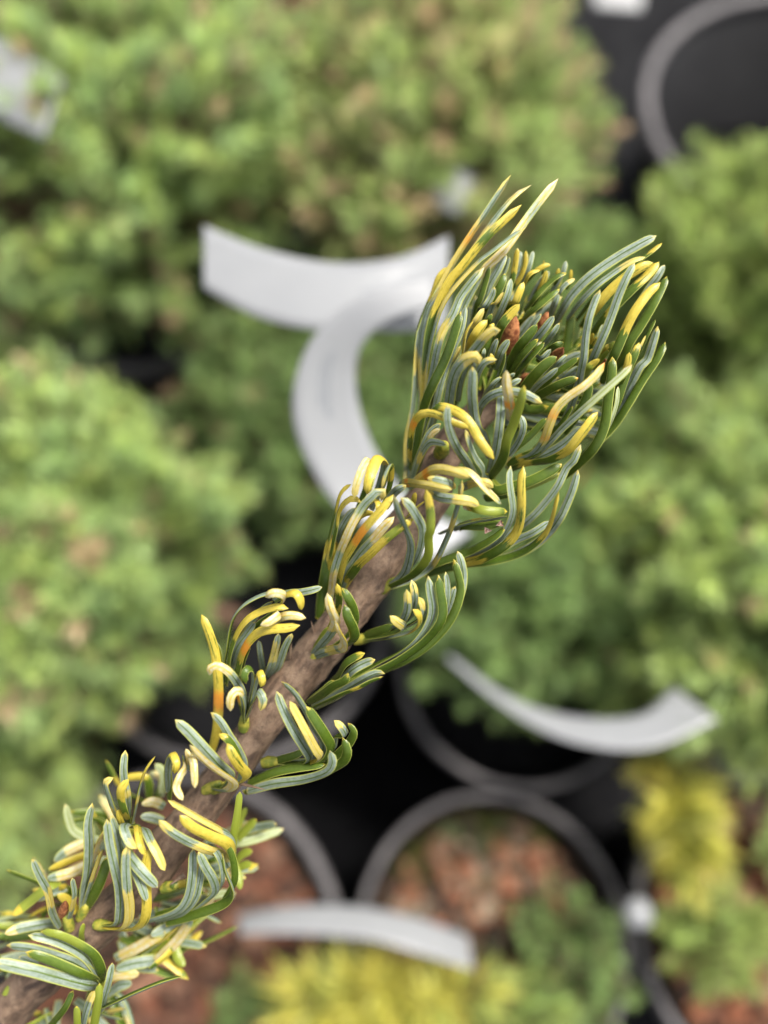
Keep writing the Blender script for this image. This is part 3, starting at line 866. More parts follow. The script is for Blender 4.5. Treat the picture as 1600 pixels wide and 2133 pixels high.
ROLL = dict(g=0, d=180, e=112, f=-112, h=48, k=-48, m=150, n=-150)
SPEC = """
# rosette, left bundle
20 h | A1195,130,-1 920,540,-1 660,930,-2 510,1180,-3 C330,150,-4 185,480,-5 150,800,-6 110,1300,-8 E40,500,-10 25,950,-13 | Y0,.09 O.19,.25 Y.17,.40 Y.58,.66 Y.78,.94
21 k | A1425,240,0 1230,370,0 1000,640,0 800,930,0 620,1170,-1 430,1400,-2 C290,200,-3 205,520,-4 185,900,-6 190,1300,-8 E95,600,-10 60,950,-13 | P0,.10 Y.17,.44 Y.63,.72
22 n | A1315,460,3 1060,690,3 880,870,3 650,1150,2 500,1330,1 C360,250,-1 290,500,-2 255,800,-4 235,1150,-7 E150,650,-11 100,960,-13 | Y0,.155 Y.17,.44 Y.62,.74
22 g | X1163,372,1 1120,425,1 1080,480,1 1048,524,1 1010,560,0 985,600,-1 960,650,-2 940,705,-4 915,800,-6 890,900,-10 | P0,.12 P.18,.42
23 k | A1365,715,5 1230,790,5 1000,970,5 850,1080,4 620,1320,3 480,1500,2 C390,300,1 310,600,-1 260,900,-4 235,1250,-7 E130,750,-11 | Y0,.05 Y.21,.46 Y.62,.72
22 g | A900,1150,3 800,1270,3 640,1480,2 C560,280,2 440,480,1 375,700,0 330,950,-3 270,1250,-6 E190,600,-11 | P0,.06 Y.30,.42
19 m | A500,1150,-5 400,1270,-5 340,1450,-6 C270,230,-7 190,450,-8 150,700,-9 | Y0,.45
25 d | C640,260,6 600,400,6 520,650,5 440,850,3 340,1050,1 255,1250,-2 200,1450,-5 E110,800,-11
18 g | C690,190,1 650,450,1 545,700,0 440,1000,-2 375,1250,-4 E260,500,-9
20 h | C640,640,0 560,790,-1 480,1000,-3 400,1200,-5 E330,380,-9 | Y0,.2
# rosette, inner
17 m | A1270,940,-3 1240,1150,-4 1190,1350,-5 1050,1600,-9 | Y0,.38
13 g | A1305,975,-5 1290,1120,-5 1240,1280,-6 1140,1480,-9
16 e | A1360,970,-4 1355,1120,-4 1300,1270,-5 1200,1400,-7 1100,1560,-10 | Y0,.55
13 g | A1445,975,-5 1410,1120,-5 1370,1230,-6 1300,1400,-9
22 g | A1140,1000,-2 1060,1170,-2 960,1350,-3 880,1600,-5 C760,420,-10
17 k | A1180,1040,-2 1140,1180,-2 1060,1350,-3 960,1560,-8
20 e | A960,1150,1 920,1300,0 860,1500,-1 C800,220,-3 740,480,-9
21 d | A1130,1225,0 1090,1340,0 1030,1460,-1 970,1600,-3 C880,300,-8
19 g | A1200,1280,0 1170,1430,0 1120,1560,-1 C1040,340,-4 950,480,-9
19 d | A1340,1320,1 1290,1440,1 1240,1550,0 C1190,170,-3 1060,380,-9 | Y0,.55
20 h | A1015,1375,2 980,1480,1 900,1600,0 C840,230,-4 780,380,-8
20 h | A1115,1430,3 1030,1560,2 C1000,180,1 940,330,-3 870,450,-8 | Y0,.28
18 m | A1520,1185,-1 1420,1220,-1 1370,1290,-2 1290,1480,-6 1200,1600,-9 | Y0,.45
24 d | C1295,180,5 1180,300,4 1090,420,3 1040,540,-1 990,680,-7 | Y0,.22
23 h | C900,225,4 840,320,4 790,400,3 730,560,-2 680,680,-7 | Y0,.35
14 d | C985,285,2 940,370,1 900,480,-4
22 e | C780,365,5 710,480,5 680,600,4 668,740,0 650,900,-6 | Y0,.42 P.42,.6
24 d | C935,355,6 850,450,6 790,540,5 745,650,1 700,780,-5 | Y0,.75
14 d | C1010,390,5 970,440,5 930,500,2 | Y0,1
11 e | B175,435,-6 165,560,-6 130,700,-8 | Y0,.4
13 d | B250,490,-4 180,500,-4 70,575,-5 -60,720,-8 | Y0,.4
15 d | B210,550,-3 170,680,-4 110,820,-6 40,950,-9 | Y0,.5
15 g | B420,445,-6 395,560,-6 340,660,-7 260,800,-9
11 d | B340,525,-5 325,620,-6 300,720,-8 | Y0,.5
10 d | B478,540,-6 470,640,-7 430,760,-9 | Y0,.4
20 e | B430,580,-1 330,615,-1 200,720,-2 80,850,-3 -40,1000,-7 | Y0,.10
14 k | B520,640,-3 420,705,-3 340,810,-4 270,960,-8 | Y0,.2
20 m | B350,755,1 240,840,1 100,960,0 -20,1060,-3 -120,1180,-8 | Y0,.06
18 g | B340,810,-3 295,930,-4 230,1080,-8
18 g | B240,560,-4 130,700,-5 20,900,-8
# rosette, right
26 g | B1425,165,1 1300,230,1 1000,400,0 700,610,-1 500,810,-3 390,980,-5 290,1150,-9 | Y0,.04
20 e | B1490,245,0 1350,360,0 1180,480,-1 900,690,-3 700,900,-5 540,1100,-9 | Y0,.17
20 k | B1305,400,2 1150,450,2 950,580,1 740,740,0 560,930,-3 430,1100,-8 | Y0,.28
24 d | B1390,465,2 1250,520,2 1050,650,1 880,810,0 740,980,-2 600,1180,-8 | Y0,.85
24 m | B1455,455,0 1330,600,0 1180,740,0 1000,920,-2 820,1120,-5 660,1320,-9 | Y0,.30 Y.55,.7
22 g | B1185,465,7 1090,640,7 1000,850,6 930,1050,5 850,1250,4 760,1450,2 D690,320,-1 600,520,-8 | Y0,.03
22 g | B800,765,8 740,900,8 680,1080,8 640,1300,7 620,1550,6 D600,330,5 560,540,2 470,800,-3 380,980,-8 | Y0,.05
20 h | B1520,490,-2 1440,620,-2 1350,740,-3 1220,950,-5 1080,1200,-9
24 m | B1540,615,0 1480,760,0 1380,950,0 1250,1170,-1 1130,1350,-2 1040,1550,-4 D880,430,-8
24 m | B1470,685,5 1340,800,5 1190,1000,5 1085,1200,4 1000,1400,3 D930,270,1 820,520,-6 | Y0,.45
18 e | B1415,1095,-1 1335,1250,-1 1250,1430,-2 D1150,350,-4 1040,600,-8
24 g | B1440,1170,1 1390,1350,1 1320,1550,0 D1250,330,0 1130,560,-2 990,840,-5 820,1100,-9
15 h | B1310,1275,0 1220,1450,0 D1120,300,-3 1040,480,-8 | Y0,.2
20 d | B1235,1350,2 1180,1500,2 D1120,350,1 1060,520,0 980,760,-2 880,980,-6 780,1150,-9 | Y0,.1
25 m | B1525,1345,1 1430,1540,1 D1280,480,0 1100,780,-1 950,1000,-3 700,1250,-6 520,1400,-9 300,1540,-12
18 d | D1125,180,4 1100,330,3 1020,520,0 900,750,-7 | Y0,.25
22 k | D1155,315,11 1030,445,11 800,650,10 600,830,8 400,1010,5 240,1180,2 60,1330,-3 E1180,800,-8 | L0,.35 Y0,.08
22 g | D850,295,10 770,420,10 620,560,10 440,680,9 310,820,8 235,1000,6 175,1160,3 60,1300,-1 E1290,740,-4 1150,830,-8 | O0,.07 P.08,.30 Y.27,.64 O.38,.44 O.55,.60
25 d | D775,840,9 660,1000,9 550,1140,8 440,1270,6 260,1370,2 100,1400,-2 E1340,780,-4 1180,850,-8 | Y0,.47 Y.74,.88
25 m | D935,230,5 930,420,5 890,700,4 850,1000,3 740,1230,1 560,1420,-3 400,1560,-7 | Y0,.05
18 h | D1000,560,3 985,740,2 920,950,0 800,1180,-5 | L0,1
20 g | D585,1205,4 500,1400,3 G1180,170,2 1080,380,1 930,580,-1 780,740,-3 600,880,-6 330,1060,-9 | P0,.05
26 m | G1125,140,1 950,245,1 750,340,0 550,400,-2 380,430,-4 E930,900,-8
18 d | G1100,240,-2 900,330,-2 740,390,-3 500,450,-5 E950,930,-9 | L0,1
24 g | D600,1000,2 420,1180,0 250,1290,-2 60,1370,-4 E1200,800,-8
20 e | D500,780,2 380,960,0 240,1120,-3 60,1260,-6
22 d | D700,520,-1 640,700,-2 540,880,-4 400,1080,-8
# small right inner
11 d | B725,1245,-3 690,1340,-5 640,1440,-8 | Y0,.5
12 d | B770,1290,-3 710,1380,-5 640,1500,-8 | Y0,.4
17 d | D790,170,0 710,178,0 640,230,-2 560,340,-7 | L0,1 Y0,.3
13 d | D890,85,0 860,150,-1 800,250,-6 | Y0,.5
16 d | D970,60,0 900,130,-1 820,240,-4 740,380,-8 | L0,1
14 d | D900,160,0 830,230,-2 760,330,-6 | L0,1
20 d | D795,255,2 720,310,1 660,370,0 580,480,-5 | Y0,.25 L0,1
16 h | B830,1150,-4 780,1300,-5 700,1500,-9
# centre
18 k | C1535,285,2 1450,400,1 1390,500,-1 1300,640,-6
24 d | C1490,405,5 1390,530,4 1290,650,2 1220,780,-2 1170,920,-8
22 g | B290,1055,3 200,1180,2 100,1300,0 0,1400,-3 C1330,760,-8
18 h | B350,1135,2 275,1250,1 190,1360,-2 60,1500,-7
20 m | C1500,565,5 1410,650,4 1310,760,2 1240,860,-2 1180,960,-8 | Y0,.06
20 e | C1570,605,4 1460,720,3 1360,830,1 1280,930,-3 1220,1010,-8
20 h | B255,1425,3 150,1530,2 D50,190,0 -40,300,-4 C1320,960,-8
16 d | B395,1350,1 310,1385,1 230,1440,-2 100,1560,-7
27 d | D320,230,6 200,310,5 80,430,3 -10,540,0 -100,680,-6
20 h | D435,210,4 360,280,4 300,345,2 180,460,-4
20 h | D335,350,5 245,430,4 135,520,2 30,620,-2 -80,740,-7
18 m | D560,240,-1 450,320,-2 300,430,-4 130,600,-8
22 d | D560,465,4 430,505,3 285,570,1 130,660,-3 0,740,-7 | O0,.04
20 h | D560,330,-2 440,420,-3 300,540,-6 150,660,-9
19 g | C1050,560,5 1010,650,4 980,750,2 950,880,-5
22 g | C1180,570,5 1115,660,4 1065,770,2 1020,900,-5
22 e | C1140,710,7 1115,830,6 1070,950,4 1020,1080,-5
13 d | C970,725,7 990,790,6 1000,880,-1 | Y0,.6
12 g | C905,665,5 890,750,4 880,840,-3
14 g | C1245,945,7 1180,990,6 1110,1060,-1
17 g | C1315,1010,7 1240,1045,7 1160,1110,5 1080,1190,-4
17 h | C1095,990,6 1015,1045,6 955,1120,4 900,1220,-4
# foreground arches over the stem
26 g | C1020,530,12 1040,455,12.5 930,520,12 830,640,10 740,760,8 670,900,5 620,1050,1 600,1250,-6 | Y0,.20
32 g | C840,850,12 815,765,13 700,790,12 600,900,10 545,1050,7 520,1200,4 495,1350,0 E440,200,-7 | Y0,.20
20 g | C1040,795,10 930,810,10 860,880,9 820,970,7 790,1080,3 760,1250,-5 | Y0,.13
27 g | C770,870,14 770,1000,13 765,1200,11 785,1400,8 825,1560,6 E870,420,4 920,560,0 960,720,-6 | Y0,.05
23 g | E495,115,14 490,260,13 520,420,11 600,600,8 690,730,4 750,830,-2 800,920,-7 | Y0,.05
20 n | E740,385,12 560,320,12 430,260,12 300,215,11 190,235,10 115,340,7 85,480,4 70,650,-2 80,850,-9 | Y0,.55 O.38,.48 Y.70,.86
24 d:40 | E1010,730,13 900,590,13 830,480,13 775,380,12 690,270,12 560,185,11 400,145,9 320,210,6 260,400,0 200,650,-8 | Y0,.45
20 h | E690,400,13 740,560,11 810,720,8 885,830,4 895,930,-1 960,940,-7 | Y0,.10
27 g | C1145,915,14 1150,1080,13 1170,1200,12 1190,1370,8 E1190,300,-2 | P0,1 O.30,.42
24 m | C1345,1080,15 1320,1200,14 1280,1350,12 1210,1550,9 E1150,520,7 1120,680,4 1050,820,0 950,950,-7 | L0,.5 Y0,.06
25 g | C1085,1080,8 1085,1350,8 1065,1550,7 E1050,500,5 1020,660,2 955,880,-5
22 g | C1545,1280,11 1440,1220,11 1300,1160,11 1100,1150,10 960,1205,8 870,1300,5 835,1400,0 E790,350,-8 | Y0,.07
20 g | E1300,230,5 1335,350,5 1305,480,3 1230,610,0 1130,740,-3 980,920,-8 | Y.6,.75
18 m | E1590,270,2 1450,430,1 1340,530,0 1230,620,-2 1060,800,-8 | Y.5,.62
20 d | E1600,560,0 1480,640,-1 1330,700,-3 1150,790,-6 | Y.55,.72
# left lower sweep
18 g | E420,330,2 300,430,1 215,600,-1 150,770,-4 95,960,-10
14 g | E415,390,4 330,440,3 260,560,1 200,720,-3 150,860,-9 | P0,.2
20 g | E480,570,8 400,545,8 300,540,6 220,640,3 150,790,-1 95,970,-7 | Y.42,.60
# second whorl, over the stem
26 g | E745,935,11 600,880,12 450,840,11 330,850,9 220,920,5 140,980,0 60,1040,-7 | Y0,.72 O.38,.50
20 g | E1000,1045,10 930,985,11 820,985,10 710,1020,7 620,1060,0 | Y0,.5
23 k | E1095,1225,7 985,1120,9 890,1030,11 800,920,11 680,835,10 560,830,5 480,880,-4 | P.06,.4 Y.06,.75
22 g | E545,1065,12 440,1055,12 300,1020,11 180,1005,9 60,990,4 -40,1010,-4 | Y0,.85 O.58,.74
18 g | E265,935,10 390,955,11 500,985,10 580,1030,3 | Y0,.12 Y.7,1
26 g | E845,1245,10 740,1195,11 600,1175,11 420,1150,9 330,1110,6 250,1080,-1 | Y0,.30 Y.55,1
23 d | E1155,1310,8 1000,1308,9 860,1290,9 770,1260,7 680,1240,0 | L.1,.5 Y.5,1
22 d | E255,1065,15 285,1200,14 305,1350,13 300,1550,11 F1240,1000,10 1240,1200,7 1150,1350,3 1000,1470,-1 780,1570,-6 | Y0,.14 L.14,.6
19 k | E655,960,11 640,1080,11 605,1250,9 560,1400,7 505,1560,4 F1330,1260,0 1230,1370,-3 1050,1480,-5 800,1570,-7 | Y.02,.10 Y.22,.36 Y.55,.66
# left yellow whorl
19 g | F415,580,9 440,420,10 500,260,10 575,140,8 600,240,4 560,430,-1 450,700,-5 | P.1,.4 Y0,.55
28 d | F560,535,10 575,400,11 620,250,10 690,125,8 760,210,4 720,400,-1 600,700,-6 | Y0,.48
21 h | F720,470,10 750,330,10 810,215,8 825,330,4 790,500,0 700,750,-6 | Y0,.12 Y.30,.5
22 e | F385,420,4 300,480,3 250,570,2 220,700,1 170,900,-1 110,1150,-4 75,1350,-6 70,1600,-9 | Y0,.28 Y.52,.74
22 m | F500,625,6 400,575,6 300,640,5 245,750,3 225,900,2 190,1050,0 150,1250,-3 115,1450,-6 H150,600,-9 | Y0,.30 Y.55,.80
21 g | F715,610,9 745,515,11 680,495,11 600,570,11 520,650,10 440,780,9 370,910,8 310,1050,6 250,1200,3 190,1400,0 165,1580,-4 H190,560,-8 | Y0,.12 P.26,.52 P.68,.90
18 d | F660,735,10 690,650,10 640,600,8 520,720,4 400,930,-2 | Y0,.35
26 m | F850,535,12 790,610,12 720,700,12 600,830,11 500,950,9 400,1100,6 320,1240,3 270,1400,0 240,1570,-4 H250,420,-8 | Y0,.78 O.24,.42
25 k | F855,545,14 885,650,13 930,780,12 980,900,10 1040,1050,8 1040,1200,5 980,1400,0 860,1520,-4 760,1580,-7 | P0,.05
24 g | F930,565,12 1020,640,12 1100,760,11 1170,900,9 1160,1080,6 1100,1250,2 1000,1380,-2 780,1570,-7 | Y0,.06
22 d | F1075,800,10 950,890,10 820,985,9 680,1110,7 580,1210,5 470,1310,2 380,1430,-1 310,1540,-5 H280,480,-8 | Y0,.12 L.1,.22 Y.22,.56 Y.72,.88
24 g | F860,780,5 740,900,5 640,1020,4 520,1150,2 430,1270,0 340,1400,-2 290,1540,-5 H290,420,-8 | P0,.28
22 d | F650,740,4 540,740,3 450,790,2 380,900,1 330,1020,-1 260,1200,-5 | Y0,.3 Y.45,.7
18 g | F430,680,2 340,780,1 270,900,0 235,1000,-2 200,1200,-6 | Y.7,1
30 m | F170,980,-3 130,1250,-4 100,1450,-5 H150,420,-7 115,660,-10 | Y0,.3
24 d | F310,1050,0 230,1250,-3 150,1480,-6 H160,500,-9 | Y.1,.5
22 g | F995,430,9 900,480,8 830,550,5 760,680,-2 | Y0,.08
18 e | F1200,610,4 1100,690,2 1000,790,-3 | Y0,1
16 d | F1100,510,5 1070,620,3 1040,760,-4 | Y0,.6
# right bundle
20 g | G555,160,9 540,300,9 560,480,9 580,650,8 540,800,6 450,950,3 350,1050,0 200,1130,-3 0,1210,-6 F1200,1400,-9
24 m | G695,160,9 670,330,9 675,500,9 670,680,8 640,850,6 560,980,4 430,1090,2 220,1200,-2 40,1240,-5 F1200,1420,-9 | Y0,.24 Y.26,.44 Y.62,.79
22 e | G1090,450,8 1050,620,8 1000,800,6 920,940,4 760,1080,1 560,1170,-2 300,1230,-4 50,1260,-7 F1200,1430,-9 | Y0,.30
24 g | G1300,205,5 1250,400,5 1170,600,4 1100,740,3 980,900,0 800,1050,-3 500,1180,-6 100,1260,-9
20 g | G1000,770,2 800,905,1 620,985,-1 450,1080,-3 200,1180,-6 F1250,1400,-9
24 m | G500,840,5 380,955,4 200,1060,1 50,1130,-2 F1350,1290,-5 1180,1390,-9
18 h | G520,720,2 300,760,1 100,800,-1 E600,1480,-3 400,1560,-8
22 d | G470,790,0 250,835,-1 50,830,-3 E640,1500,-7
22 d | G720,430,-3 520,470,-4 300,520,-6 E900,1150,-9
18 h | E1090,1380,0 900,1400,-1 700,1440,-3 560,1520,-7 | Y.3,.5
# bundle on the stem's front
25 g | H185,425,9 215,560,9 260,680,7 220,790,3 130,900,-1 40,1015,-6 | P0,.4 Y.35,.45
27 k | H255,675,10 285,770,10 335,860,8 325,930,4 230,950,0 120,985,-3 40,1025,-6 | P0,.5 Y.55,.72
26 d | H345,530,9 375,640,9 425,750,7 435,840,4 360,905,0 230,950,-3 50,1020,-6
24 d | H320,375,8 380,470,8 425,570,6 440,680,3 390,800,-1 200,940,-5
18 m | H275,335,7 292,430,6 290,530,3 250,680,-2 130,880,-6 | Y0,.15 Y.3,.45
16 d | H200,740,0 140,830,-2 50,990,-6 | L0,1
# bundle to the right of the stem, small curled
24 g | H765,635,9 830,690,8 895,745,5 800,790,1 650,825,-4 500,850,-8 | Y0,.22
22 g | H920,390,9 930,500,8 920,600,6 870,690,3 760,770,-2 500,845,-8 | Y0,.14
22 g | H965,300,7 990,400,7 990,510,5 940,650,1 780,770,-4 500,850,-8 | Y0,.15
22 g | H1030,460,7 1075,550,6 1065,640,4 970,710,0 820,780,-4 520,850,-8 | Y0,.15
20 d | H975,575,10 1040,630,9 1030,720,6 930,790,1 700,840,-4 500,860,-8 | Y0,.45
24 m | H800,730,0 700,765,-2 600,800,-5 500,845,-8
# long green arcs
23 h:-90 | H1120,265,7 1140,420,7 1160,580,6 1110,730,4 1000,870,2 850,980,-1 650,1080,-4 450,1190,-7 250,1300,-9
24 d | H1215,255,8 1230,400,8 1255,560,7 1235,690,6 1120,840,3 950,980,0 750,1100,-3 500,1210,-6 250,1320,-9
18 g | H1280,225,4 1300,350,4 1295,500,3 1260,640,1 1150,820,-3 900,1030,-7
22 m | H1355,110,6 1400,260,6 1420,400,5 1380,560,4 1290,720,2 1120,900,-1 900,1050,-4 700,1140,-8
22 g | H1390,35,3 1430,150,3 1445,280,2 1420,430,1 1340,620,-2 1200,820,-6
20 g | H1370,360,2 1320,520,1 1250,700,-1 1100,900,-5
# low right bundle
22 d | H535,980,7 440,1020,6 350,1080,4 285,1190,0 200,1280,-4 40,1410,-8 | Y0,.09
24 g | H630,1040,6 540,1070,5 430,1130,4 345,1210,1 240,1300,-3 50,1430,-8 | Y0,.06
22 d | H378,1165,9 350,1230,8 240,1285,5 140,1360,1 10,1440,-5 | Y0,.06
25 h | H720,1170,6 640,1160,6 530,1210,5 400,1290,2 250,1380,-2 60,1480,-7 | Y0,.08
24 f | H700,1195,7 580,1240,6 480,1295,5 350,1345,3 220,1410,0 50,1490,-6 | Y.22,.34
20 d | H250,1230,0 150,1330,-2 20,1430,-6
# left middle bundle
24 d | I105,480,0 190,680,0 255,900,-1 285,1150,-2 295,1400,-4 J190,1220,-6 150,1400,-10 | Y0,1 O.5,.65
20 e | I250,760,-2 310,860,-2 330,1000,-3 340,1250,-6 | L0,1
20 k | I1045,250,6 900,240,6 760,270,5 580,370,4 470,500,2 420,650,0 390,850,-2 355,1050,-4 345,1350,-8
23 m | I1075,415,7 950,395,7 780,440,6 620,530,5 520,660,3 460,800,1 420,950,-1 385,1250,-6 | Y0,.55
24 d | I1200,600,8 1050,630,8 900,640,8 760,670,7 650,760,5 575,880,3 540,980,1 510,1100,-1 480,1230,-4 J390,1130,-8 | Y0,.54 O.34,.46 O.68,.9
22 g | I760,600,10 860,560,10 970,480,8 900,500,3 700,620,-3 | P0,.5
22 g | I1265,520,9 1130,490,9 1020,500,8 900,560,3 700,700,-4 | P0,.5 Y.4,.6
19 g | I1445,175,4 1330,210,4 1200,235,3 1080,245,1 900,300,-3
24 d | I1220,430,8 1205,320,9 1150,245,9 1060,255,7 940,330,0 | Y0,.6
22 g | I815,290,10 900,240,11 1020,265,9 1000,350,5 850,480,-3 | P0,.5 Y0,.1
22 h | I960,690,0 930,850,-1 880,1050,-4 820,1180,-9 | Y.1,.5
20 h | I1110,690,1 1030,850,-1 960,1050,-5 880,1180,-9 | Y0,.12
14 g | I740,770,-3 765,950,-4 795,1130,-9
20 g | I700,560,2 600,700,1 500,850,-1 440,1050,-5
18 h | I900,330,3 780,420,2 640,600,0 540,800,-3 440,1100,-8
20 e | I650,850,1 600,950,0 560,1100,-3 520,1300,-8
# curled bundle below it
22 g | I195,1160,9 205,1075,10 290,1050,10 400,1110,9 490,1220,7 560,1350,4 J400,1080,-1 400,1190,-6 | P0,.25
22 g | I430,1555,10 425,1430,11 475,1335,11 555,1350,9 590,1470,5 J400,1100,0 400,1190,-5 | Y0,.08 P0,.3
20 d | I600,1250,9 580,1140,10 640,1075,9 675,1150,6 665,1350,2 J400,1180,-5
20 d | I765,1290,8 780,1210,9 745,1120,8 710,1260,4 J440,1080,0 400,1190,-5 | Y0,.30
22 g | I760,1550,9 790,1430,10 740,1340,9 690,1420,6 J440,1060,1 400,1190,-5 | Y0,.12
# bundle leaning over the right side
24 g | J640,945,10 690,1080,9 770,1240,8 850,1370,5 890,1450,2 820,1490,-2 600,1480,-6 | Y0,.05
22 g | J740,1020,11 800,1130,10 870,1260,9 940,1390,6 970,1450,3 850,1495,-2 600,1485,-6 | Y0,.5 P.5,.7
24 k | J675,870,8 780,960,8 860,1090,7 930,1230,5 1000,1360,2 900,1470,-2 600,1480,-6
26 d | J865,1060,10 940,1170,9 1010,1280,7 1050,1380,4 960,1480,0 700,1490,-5
22 g | J1075,1165,6 1130,1215,6 1160,1280,4 1090,1290,2 1060,1400,-2 900,1500,-6 | Y0,.12
22 e | J1180,1185,6 1225,1250,6 1195,1330,4 1130,1400,2 1000,1520,-3
26 d | J1140,1295,8 1175,1380,8 1155,1465,6 1060,1530,3 900,1600,0 650,1650,-4 400,1710,-8
25 k:70 | J1045,1395,10 1065,1480,9 1015,1555,7 850,1610,3 620,1645,-1 420,1700,-6
26 m | J1010,1500,1 820,1520,0 620,1560,-3 430,1640,-8
20 m | J850,1400,0 750,1440,-2 600,1480,-6
# left, over the stem
28 g | K745,215,11 850,310,10 960,430,9 1080,560,6 1165,650,2 1110,720,-2 1020,730,-6 | Y0,.05
28 k | K855,405,12 940,500,11 1060,600,9 1185,690,6 1130,750,1 1020,735,-5 | P0,.7 Y0,.06
22 g | K1015,160,9 1090,230,9 1150,330,8 1215,430,6 1265,560,2 1230,690,-3 | Y0,.05
20 d | K1075,325,9 1140,360,9 1200,450,7 1260,590,1 | Y0,.15
26 d | K1140,395,11 1180,480,11 1230,560,9 1290,640,5 1220,700,-1 | Y0,.85
20 d | K740,625,9 755,545,10 720,475,8 690,560,4 690,760,-4 | Y0,.3
20 g | K805,825,11 755,730,11 785,640,11 820,580,8 810,500,2 | P0,.8
20 g | K895,735,11 890,620,11 880,520,10 850,480,5 820,560,-3 | P0,.8 Y0,.2
16 g | K825,435,8 850,500,8 860,600,2 | P0,.6
18 m | K700,560,-1 705,680,-3 700,830,-7
26 h | K690,825,11 820,900,10 960,980,9 1090,1050,6 1170,1100,3 1195,1180,-1 1180,1300,-6 | Y0,.45
28 d | K780,940,12 880,1030,11 1010,1095,9 1145,1160,6 1180,1260,1 | Y0,.95
24 g | K620,975,12 720,1065,11 850,1140,9 990,1200,7 1080,1230,3 1150,1330,-3 | Y0,.15 Y.35,.9
18 d | K1235,760,3 1220,900,2 1190,1080,0 1180,1300,-4 | L0,1
24 g | K920,1215,8 970,1320,7 1030,1420,5 1050,1510,2 990,1580,-1 850,1690,-6
24 e | K1105,1225,8 1120,1340,8 1160,1440,6 1180,1530,4 1110,1610,1 900,1690,-3 680,1755,-8
20 g | K990,1150,5 1060,1220,5 1100,1330,3 1090,1480,0 950,1620,-6
24 g | K880,1190,4 875,1400,3 845,1560,1 770,1660,-1 620,1720,-4 440,1755,-8
20 g | K960,1250,3 930,1450,2 890,1580,0 780,1690,-4 600,1740,-8
18 m | K1150,1170,6 1190,1300,4 1190,1450,1 1100,1600,-5
# far-left front bundle
24 g | L890,625,10 910,800,9 950,1000,8 995,1200,6 1000,1400,3 970,1500,0 850,1515,-5 | Y0,.04
20 h | L925,595,8 970,750,7 1000,900,6 1015,1080,3 1020,1300,-4
24 g | L1060,840,12 1048,1000,11 1060,1200,9 1080,1350,6 1068,1480,3 1000,1540,0 840,1525,-5 | Y0,.08 Y.30,1
24 d | L1245,860,7 1220,1000,7 1220,1200,6 1220,1400,4 1180,1500,1 1080,1545,-3 850,1530,-6 | Y0,.9
28 g | L1315,1195,9 1200,1080,10 1095,955,9 1040,880,5 1000,800,-2
22 g | L1225,1310,8 1180,1180,8 1120,1040,6 1060,900,1
24 k | L1375,1055,9 1320,930,9 1250,800,8 1205,715,5 1120,690,-2 | Y0,.32
25 g | L1140,870,12 1080,815,12 1035,700,11 1060,670,7 1080,690,-2 | Y0,.15
20 d | L1215,925,11 1170,840,11 1150,730,9 1140,680,5 1090,690,-3 | Y0,.40
20 g | L1045,50,5 1030,180,5 1035,300,4 1062,450,2 1065,690,-6 | Y0,.07 Y.38,.46
20 e | L1295,100,5 1215,220,5 1170,350,3 1140,500,1 1100,680,-6 | Y0,.28 Y.42,.52
22 g | L945,280,7 880,325,7 910,440,5 950,560,2 1020,690,-6 | Y0,.14 Y.4,.58
22 d | L1075,290,8 1010,375,8 1010,460,6 1040,570,3 1070,690,-6 | Y0,.28 Y.45,.65
16 d | L985,545,3 1005,640,1 1050,730,-5 | Y0,.4
28 40 | L770,490,5 735,650,5 740,850,3 730,1050,0 705,1200,-3 690,1400,-8
20 h | L855,880,4 810,1000,2 760,1150,-1 690,1390,-8 | Y0,.45
26 m | L905,940,0 820,1180,-2 700,1390,-8
22 h | L870,720,-4 820,830,-6 740,1100,-10 | P0,.7
21 g | L265,960,8 330,1100,6 400,1230,3 435,1400,-1 500,1530,-6 | Y.35,.62
14 g | L600,1115,3 622,1250,1 600,1370,-2 565,1500,-7 | Y.3,.6
24 g | L450,980,-14 560,890,-15 700,820,-17 800,780,-18 | P.3,.8
24 e | L405,1050,-12 560,980,-13 700,930,-15 820,900,-17 | Y0,1
26 g | L390,1120,-10 560,1080,-11 700,1020,-13 800,980,-15 | P.2,.8
24 d | L100,1430,-8 250,1310,-9 390,1200,-10 500,1150,-12 | L0,1 P0,.2
26 g | L40,1580,-6 180,1530,-7 350,1500,-9 480,1480,-12 | P0,.2
22 d | L480,1250,-8 560,1300,-9 640,1400,-10 | P0,1
20 g | L300,1300,-12 420,1240,-12 560,1200,-13
24 g | L1180,500,-10 1280,480,-11 1370,520,-12 | P0,.8
24 g | L1170,600,-10 1260,610,-11 1360,640,-12
# bottom left bundle
26 h | M235,460,10 400,490,9 560,550,8 700,640,6 800,770,2 840,850,-4 | Y0,.05
26 m | M340,430,11 500,460,11 650,530,9 780,620,7 840,750,3 840,860,-4 | L0,.3
28 k | M55,545,11 250,565,11 450,620,9 620,680,7 740,760,4 830,850,-4 | Y0,.04
28 m | M215,600,12 400,660,11 600,745,9 720,800,6 830,860,-3 | Y0,.06
30 g | M-60,680,13 100,715,12 280,755,11 480,810,9 720,870,5 830,870,-4
26 100 | M1520,800,4 1350,850,4 1150,930,3 1000,1000,1 860,1060,-3 820,1050,-7 | Y0,.05
14 d | M695,360,-2 680,450,-3 685,540,-7 | L0,1
20 d | M830,860,4 820,1000,3 790,1180,0 770,1350,-5 | L0,1
20 g | M935,690,5 905,850,4 865,990,1 840,1100,-5
22 g | M790,925,6 740,1030,5 700,1180,2 690,1320,-4 | Y0,.18
16 m | M610,920,1 545,1060,0 450,1180,-4 380,1260,-8
18 d | M640,1050,4 645,1200,2 650,1330,-3 | L0,1
20 g | M160,640,-6 280,690,-8 420,760,-12
22 d | M20,960,-10 120,880,-11 230,800,-12 | L0,1
# out-of-focus bundle below the stem
